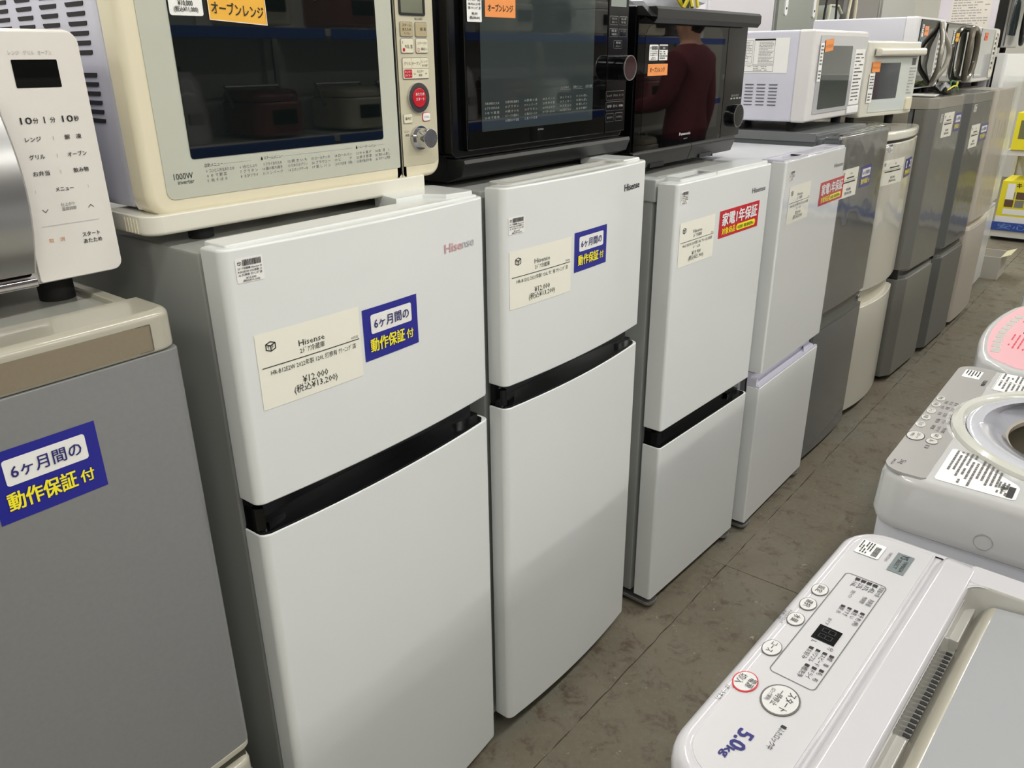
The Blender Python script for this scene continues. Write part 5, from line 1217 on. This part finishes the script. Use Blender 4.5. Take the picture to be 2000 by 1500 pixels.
# ------------------------------------------------------------------ end of the aisle: shelf with boxed goods, white carton on the floor
sh = thing('display_shelf', 'white store shelf with a blue lettered price rail, at the end of the aisle', 'shelf', (6.4, .20, 0), 0)
part('kick_board', BLACK, sh, box, .06, -2.6, 0, .5, -.01, .08); part('base_board', SHELFW, sh, box, .0, -2.6, .03, .5, 0, .085, .003); part('bottom_deck', SHELFW, sh, box, .0, -2.6, .085, .5, 0, .10, .003)
rail = part('price_rail', mat('rail_blue', (50, 78, 160), .4), sh, box, -.012, -2.6, .085, .0, 0, .150, .002)
lettering([('安心安全 保証付き', -2.0, .097, .040, .9, 'l'), ('安心安全 保証付き', -1.02, .097, .040, .9, 'l')], mat('rail_pale', (120, 150, 210), .5), rail, lambda p, q: (-.0130, -p - 2.05 + .0, q))
for zz in (.66, 1.20): part('shelf_board', SHELFW, sh, box, .02, -2.6, zz, .5, 0, zz + .045, .003)
part('back_board', SHELFW, sh, box, .48, -2.6, .08, .5, 0, 1.6); 
for yy in (-.006, -1.3, -2.594): part('upright', SHELFW, sh, box, .46, yy - .02, 0, .50, yy + .006, 1.62, .002)
for j, (ya, yb, za, zb) in enumerate(((-.36, -.02, .100, .47), (-.74, -.39, .100, .47), (-1.12, -.77, .100, .47), (-.36, -.02, .705, .98), (-.74, -.39, .705, .98))):
    nm = ('yellow carton printed with small kitchen photos, at the %s', )
    pos = ('near end of the bottom shelf', 'bottom shelf second from the near end', 'bottom shelf third from the near end', 'near end of the upper shelf', 'upper shelf second from the near end')[j]
    cb = thing('carton', nm[0] % pos, 'box', (6.405, .20, za), 0, 'yellow cartons on the display shelf')
    part('carton_body', YELLB, cb, box, .0, ya, .0, .40, yb, zb - za, .002)
    fx = lambda p, q, ya=ya: (-.0008, -p + 0.0, q)
    W_ = yb - ya; H_ = zb - za
    fm = lambda p, q, yb=yb: (-.0010, yb - p, q)
    if j < 3:
        c_ = sheet('white_foot_panel', .0, .0, W_, H_ * .26, PAPERW, cb, fm, nx=1); sheet('caption_panel', W_ * .12, H_ * .30, W_ * .95, H_ * .42, PAPERW, cb, lambda p, q, yb=yb: (-.0016, yb - p, q), nx=1)
        for a_ in range(4):
            for b_ in range(2): sheet('picture', W_ * (.12 + .21 * a_), H_ * (.46 + .17 * b_), W_ * (.12 + .21 * a_ + .18), H_ * (.46 + .17 * b_ + .15), mat(('photo_brown', 'photo_grey')[(a_ + b_) % 2], ((96, 72, 56), (130, 130, 124))[(a_ + b_) % 2], .5), cb, lambda p, q, yb=yb: (-.0016, yb - p, q), nx=1)
        lettering([('キッチン', W_ * .30, H_ * .86, H_ * .10, None, 'l')], INK, cb, lambda p, q, yb=yb: (-.0018, yb - p, q), bold=.02)
        sheet('white_tag', W_ * .12, H_ * .62, W_ * .28, H_ * .95, PAPERW, cb, lambda p, q, yb=yb: (-.0022, yb - p, q), nx=1)
    else:
        sheet('picture', W_ * .1, H_ * .3, W_ * .9, H_ * .8, mat('photo_green', (110, 110, 74), .5), cb, fm, nx=1)
ct = thing('carton', 'small open white carton on the floor beside the tall white refrigerator', 'box', (5.02, -.10, 0), 0)
part('carton_body', mat('white_board', (190, 186, 176), .7), ct, [(frame, (rrect(0, 0, .26, .30), rrect(.006, .006, .254, .294), .0, .15)), (box, (.004, .004, .0, .256, .296, .01))])
part('carton_flap', mat('ivory_board', (216, 210, 170), .6), ct, [(prism, ([(.0, .15), (.0, .153), (-.05, .175), (-.048, .171)], .01, .25, 'x'))])

# ------------------------------------------------------------------ shelf facing the refrigerators, behind the washing machines (seen mirrored in the oven glass)
ords = ('first', 'second', 'third', 'fourth', 'fifth', 'sixth', 'seventh', 'eighth', 'ninth', 'tenth')
def rice_cooker(label, loc, col, k):
    t = thing('rice_cooker', label, 'rice cooker', loc, PI, 'rice cookers and pots on the opposite shelf')
    m = mat('cooker_%d' % k, col, .3, coat=.5)
    part('pot_body', m, t, prism, rrect(-.13, -.16, .13, .16, .08, 6), .01, .15, 'z', .02, .01, 3); part('lid', m, t, prism, rrect(-.125, -.15, .125, .155, .08, 6), .153, .20, 'z', .002, .03, 4)
    part('key_panel', BLACKG, t, box, -.06, -.168, .06, .06, -.158, .12, .003); part('carry_handle', STEEL, t, tube, [(-.135, .0, .12), (-.135, .06, .21), (.135, .06, .21), (.135, .0, .12)], .008, 8)
    return t
def kettle(label, loc, col, k):
    t = thing('electric_kettle', label, 'kettle', loc, PI, 'rice cookers and pots on the opposite shelf')
    m = mat('kettle_%d' % k, col, .3, coat=.5)
    part('jug', m, t, [(rings, ([[(r_ * math.cos(2 * PI * i / 24), r_ * math.sin(2 * PI * i / 24), z_) for i in range(24)] for r_, z_ in ((.001, 0), (.10, 0), (.105, .02), (.10, .14), (.085, .24), (.06, .275), (.001, .28))],))])
    part('handle', BLACK, t, tube, [(.09, 0, .22), (.15, 0, .21), (.155, 0, .10), (.10, 0, .06)], .011, 8); part('lid_knob', BLACK, t, cyl, 0, 0, .02, .275, .295)
    part('label_plate', INKL, t, box, -.03, -.108, .08, .03, -.098, .12)
    return t
for u in range(4):
    ux = -2.6 + u * 2.0
    un = ('left end unit', 'second unit', 'third unit', 'right end unit')[u]
    ss = thing('display_shelf', 'white store shelf with blue price rails facing the refrigerators, %s' % un, 'shelf', (ux, -2.36, 0), 0)
    part('back_board', SHELFW, ss, box, 0, .0, .05, 1.97, .02, 2.0)
    for xx in (.0, 1.93): part('upright', SHELFW, ss, box, xx, .0, 0, xx + .04, .05, 2.05, .002)
    for si, zz in enumerate((.18, .62, 1.06, 1.50)):
        part('shelf_board', SHELFW, ss, box, .002, .02, zz, 1.968, .45, zz + .03, .002); part('price_rail', MATS['rail_blue'], ss, box, .002, .45, zz - .012, 1.968, .458, zz + .03, .002)
        if si == 0: continue
        for k in range(5):
            kk = (u * 7 + si * 3 + k)
            cc = ((206, 206, 200), (150, 152, 150), (186, 178, 160), (60, 60, 62), (196, 190, 190), (118, 60, 60))[kk % 6]
            what = 'kettle' if kk % 3 == 1 else 'rice cooker'; cn = ('white', 'grey', 'beige', 'black', 'pinkish', 'dark red')[kk % 6]
            lab = '%s %s on the %s shelf board, %s from the left, %s' % (cn, what, ('lowest', 'second', 'third', 'top')[si], ords[k], un)
            (kettle if kk % 3 == 1 else rice_cooker)(lab, (ux + .22 + k * .38, -2.36 + .26, zz + .031), cc, kk % 6)

# ------------------------------------------------------------------ shopper in a maroon jacket (mirrored in the oven with the grip bar)
def skin(name, verts, edges, radii, m, parent, root=0, sub=2):
    me = bpy.data.meshes.new(name); me.from_pydata(verts, edges, []); o = bpy.data.objects.new(name, me); COL.objects.link(o)
    md = o.modifiers.new('skin', 'SKIN'); md.use_smooth_shade = True
    for i, r_ in enumerate(radii): me.skin_vertices[0].data[i].radius = r_ if isinstance(r_, tuple) else (r_, r_)
    me.skin_vertices[0].data[root].use_root = True
    sb = o.modifiers.new('sub', 'SUBSURF'); sb.levels = sub; sb.render_levels = sub
    dg = bpy.context.evaluated_depsgraph_get(); nm = bpy.data.meshes.new_from_object(o.evaluated_get(dg)); bpy.data.objects.remove(o); nm.name = name
    nm.materials.clear(); nm.materials.append(m); o = bpy.data.objects.new(name, nm); COL.objects.link(o); o.parent = parent
    nm.polygons.foreach_set('use_smooth', [True] * len(nm.polygons))
    return o
SKINM = mat('skin', (206, 158, 130), .5); JK = mat('maroon_jacket', (104, 34, 44), .8); TR = mat('dark_trousers', (44, 44, 50), .85); HR = mat('dark_hair', (24, 20, 18), .6)
pe = thing('person', 'person in a maroon jacket and dark trousers reaching towards the opposite shelf', 'person', (3.85, -1.42, 0), 0)
# faces -y (towards the shelf); right arm stretched forward, left arm hanging
bv = [(0, 0, .92), (0, 0, 1.08), (0, .0, 1.24), (0, .01, 1.38), (0, .0, 1.47), (0, -.012, 1.53), (0, -.02, 1.60), (0, -.02, 1.66),
      (-.17, .01, 1.38), (-.21, -.05, 1.14), (-.20, -.28, 1.10), (-.20, -.34, 1.10), (.17, .01, 1.38), (.21, .04, 1.12), (.235, -.02, .88), (.235, -.03, .82),
      (-.09, 0, .88), (-.10, -.01, .48), (-.10, .02, .09), (-.10, -.10, .04), (.09, 0, .88), (.10, -.01, .48), (.10, .02, .09), (.10, -.10, .04)]
be = [(0, 1), (1, 2), (2, 3), (3, 4), (4, 5), (5, 6), (6, 7), (3, 8), (8, 9), (9, 10), (10, 11), (3, 12), (12, 13), (13, 14), (14, 15), (0, 16), (16, 17), (17, 18), (18, 19), (0, 20), (20, 21), (21, 22), (22, 23)]
br = [(.14, .10), (.12, .09), (.14, .10), (.13, .09), .055, .075, .09, .07, .06, .042, .032, .028, .06, .042, .032, .028, .085, .06, .04, .035, .085, .06, .04, .035]
br = [(.165, .125), (.155, .12), (.17, .125), (.155, .11), .055, .075, .09, .07, .085, .062, .045, .030, .085, .062, .045, .030, .105, .080, .055, .045, .105, .080, .055, .045]
body = skin('body', bv, be, br, SKINM, pe)
body.data.materials.append(JK); body.data.materials.append(TR)
for p_ in body.data.polygons:
    c_ = p_.center; arm = abs(c_.x) > .15
    wrist = (c_.y < -.31 and c_.z > 1.0) or (arm and c_.x > 0 and c_.z < .87)
    p_.material_index = 0 if (c_.z > 1.475 or wrist) else 1 if (c_.z > .93 or (abs(c_.x) > .188 and c_.z > .85 and abs(c_.x) > .17)) else 2
for sx_ in (-.10, .10): skin('shoe', [(sx_, .05, .045), (sx_, -.06, .045), (sx_, -.16, .035)], [(0, 1), (1, 2)], [.045, .048, .036], BLACK, pe, sub=1)
bm = B(); bmesh.ops.create_uvsphere(bm, u_segments=24, v_segments=16, radius=1)
bmesh.ops.delete(bm, geom=[v for v in bm.verts if v.co.z < -.15 and v.co.y < .25 or v.co.y < -.62], context='VERTS')
for v in bm.verts: v.co = Vector((v.co.x * .088, v.co.y * .108 - .012, v.co.z * .118 + 1.625))
obj('hair', bm, HR, pe, smooth=80)
for sx_ in (-1, 1):
    part('eye', INK, pe, cyl, sx_ * .032, 1.615, .008, -.112, -.098, 'y', n=12); part('ear', SKINM, pe, prism, circ(sx_ * .0 - .01, 1.61, .018, 12, .028), sx_ * .082, sx_ * .096, 'x')
skin('nose', [(0, -.100, 1.615), (0, -.118, 1.590)], [(0, 1)], [.009, .013], SKINM, pe, sub=1); part('mouth', mat('lips', (160, 84, 80), .5), pe, prism, circ(0, 1.563, .022, 16, .006), -.108, -.098, 'y')
def hand(w0, d, side):
    """palm and five bent fingers from wrist point w0 pointing along d"""
    w0 = Vector(w0); d = Vector(d).normalized(); s = Vector((1, 0, 0)); n = s.cross(d).normalized(); V = [w0, w0 + d * .05, w0 + d * .085]; Ed = [(0, 1), (1, 2)]; Rr = [(.028, .018), (.036, .014), (.038, .013)]
    for k, ln in enumerate((.062, .072, .068, .052)):
        o_ = (k - 1.5) * .019; b_ = len(V); V += [w0 + d * .09 + s * o_, w0 + d * (.09 + ln * .5) + s * o_ * 1.1 - n * .006, w0 + d * (.09 + ln * .95) + s * o_ * 1.1 - n * .022]; Ed += [(2, b_), (b_, b_ + 1), (b_ + 1, b_ + 2)]; Rr += [.0095, .0088, .0075]
    b_ = len(V); V += [w0 + d * .045 + s * side * .045 - n * .008, w0 + d * .080 + s * side * .058 - n * .018]; Ed += [(1, b_), (b_, b_ + 1)]; Rr += [.011, .009]
    skin('hand', [tuple(v) for v in V], Ed, Rr, SKINM, pe, sub=1)
hand((-.20, -.34, 1.10), (0, -1, .0), 1); hand((.235, -.03, .82), (0, -.1, -1), -1)
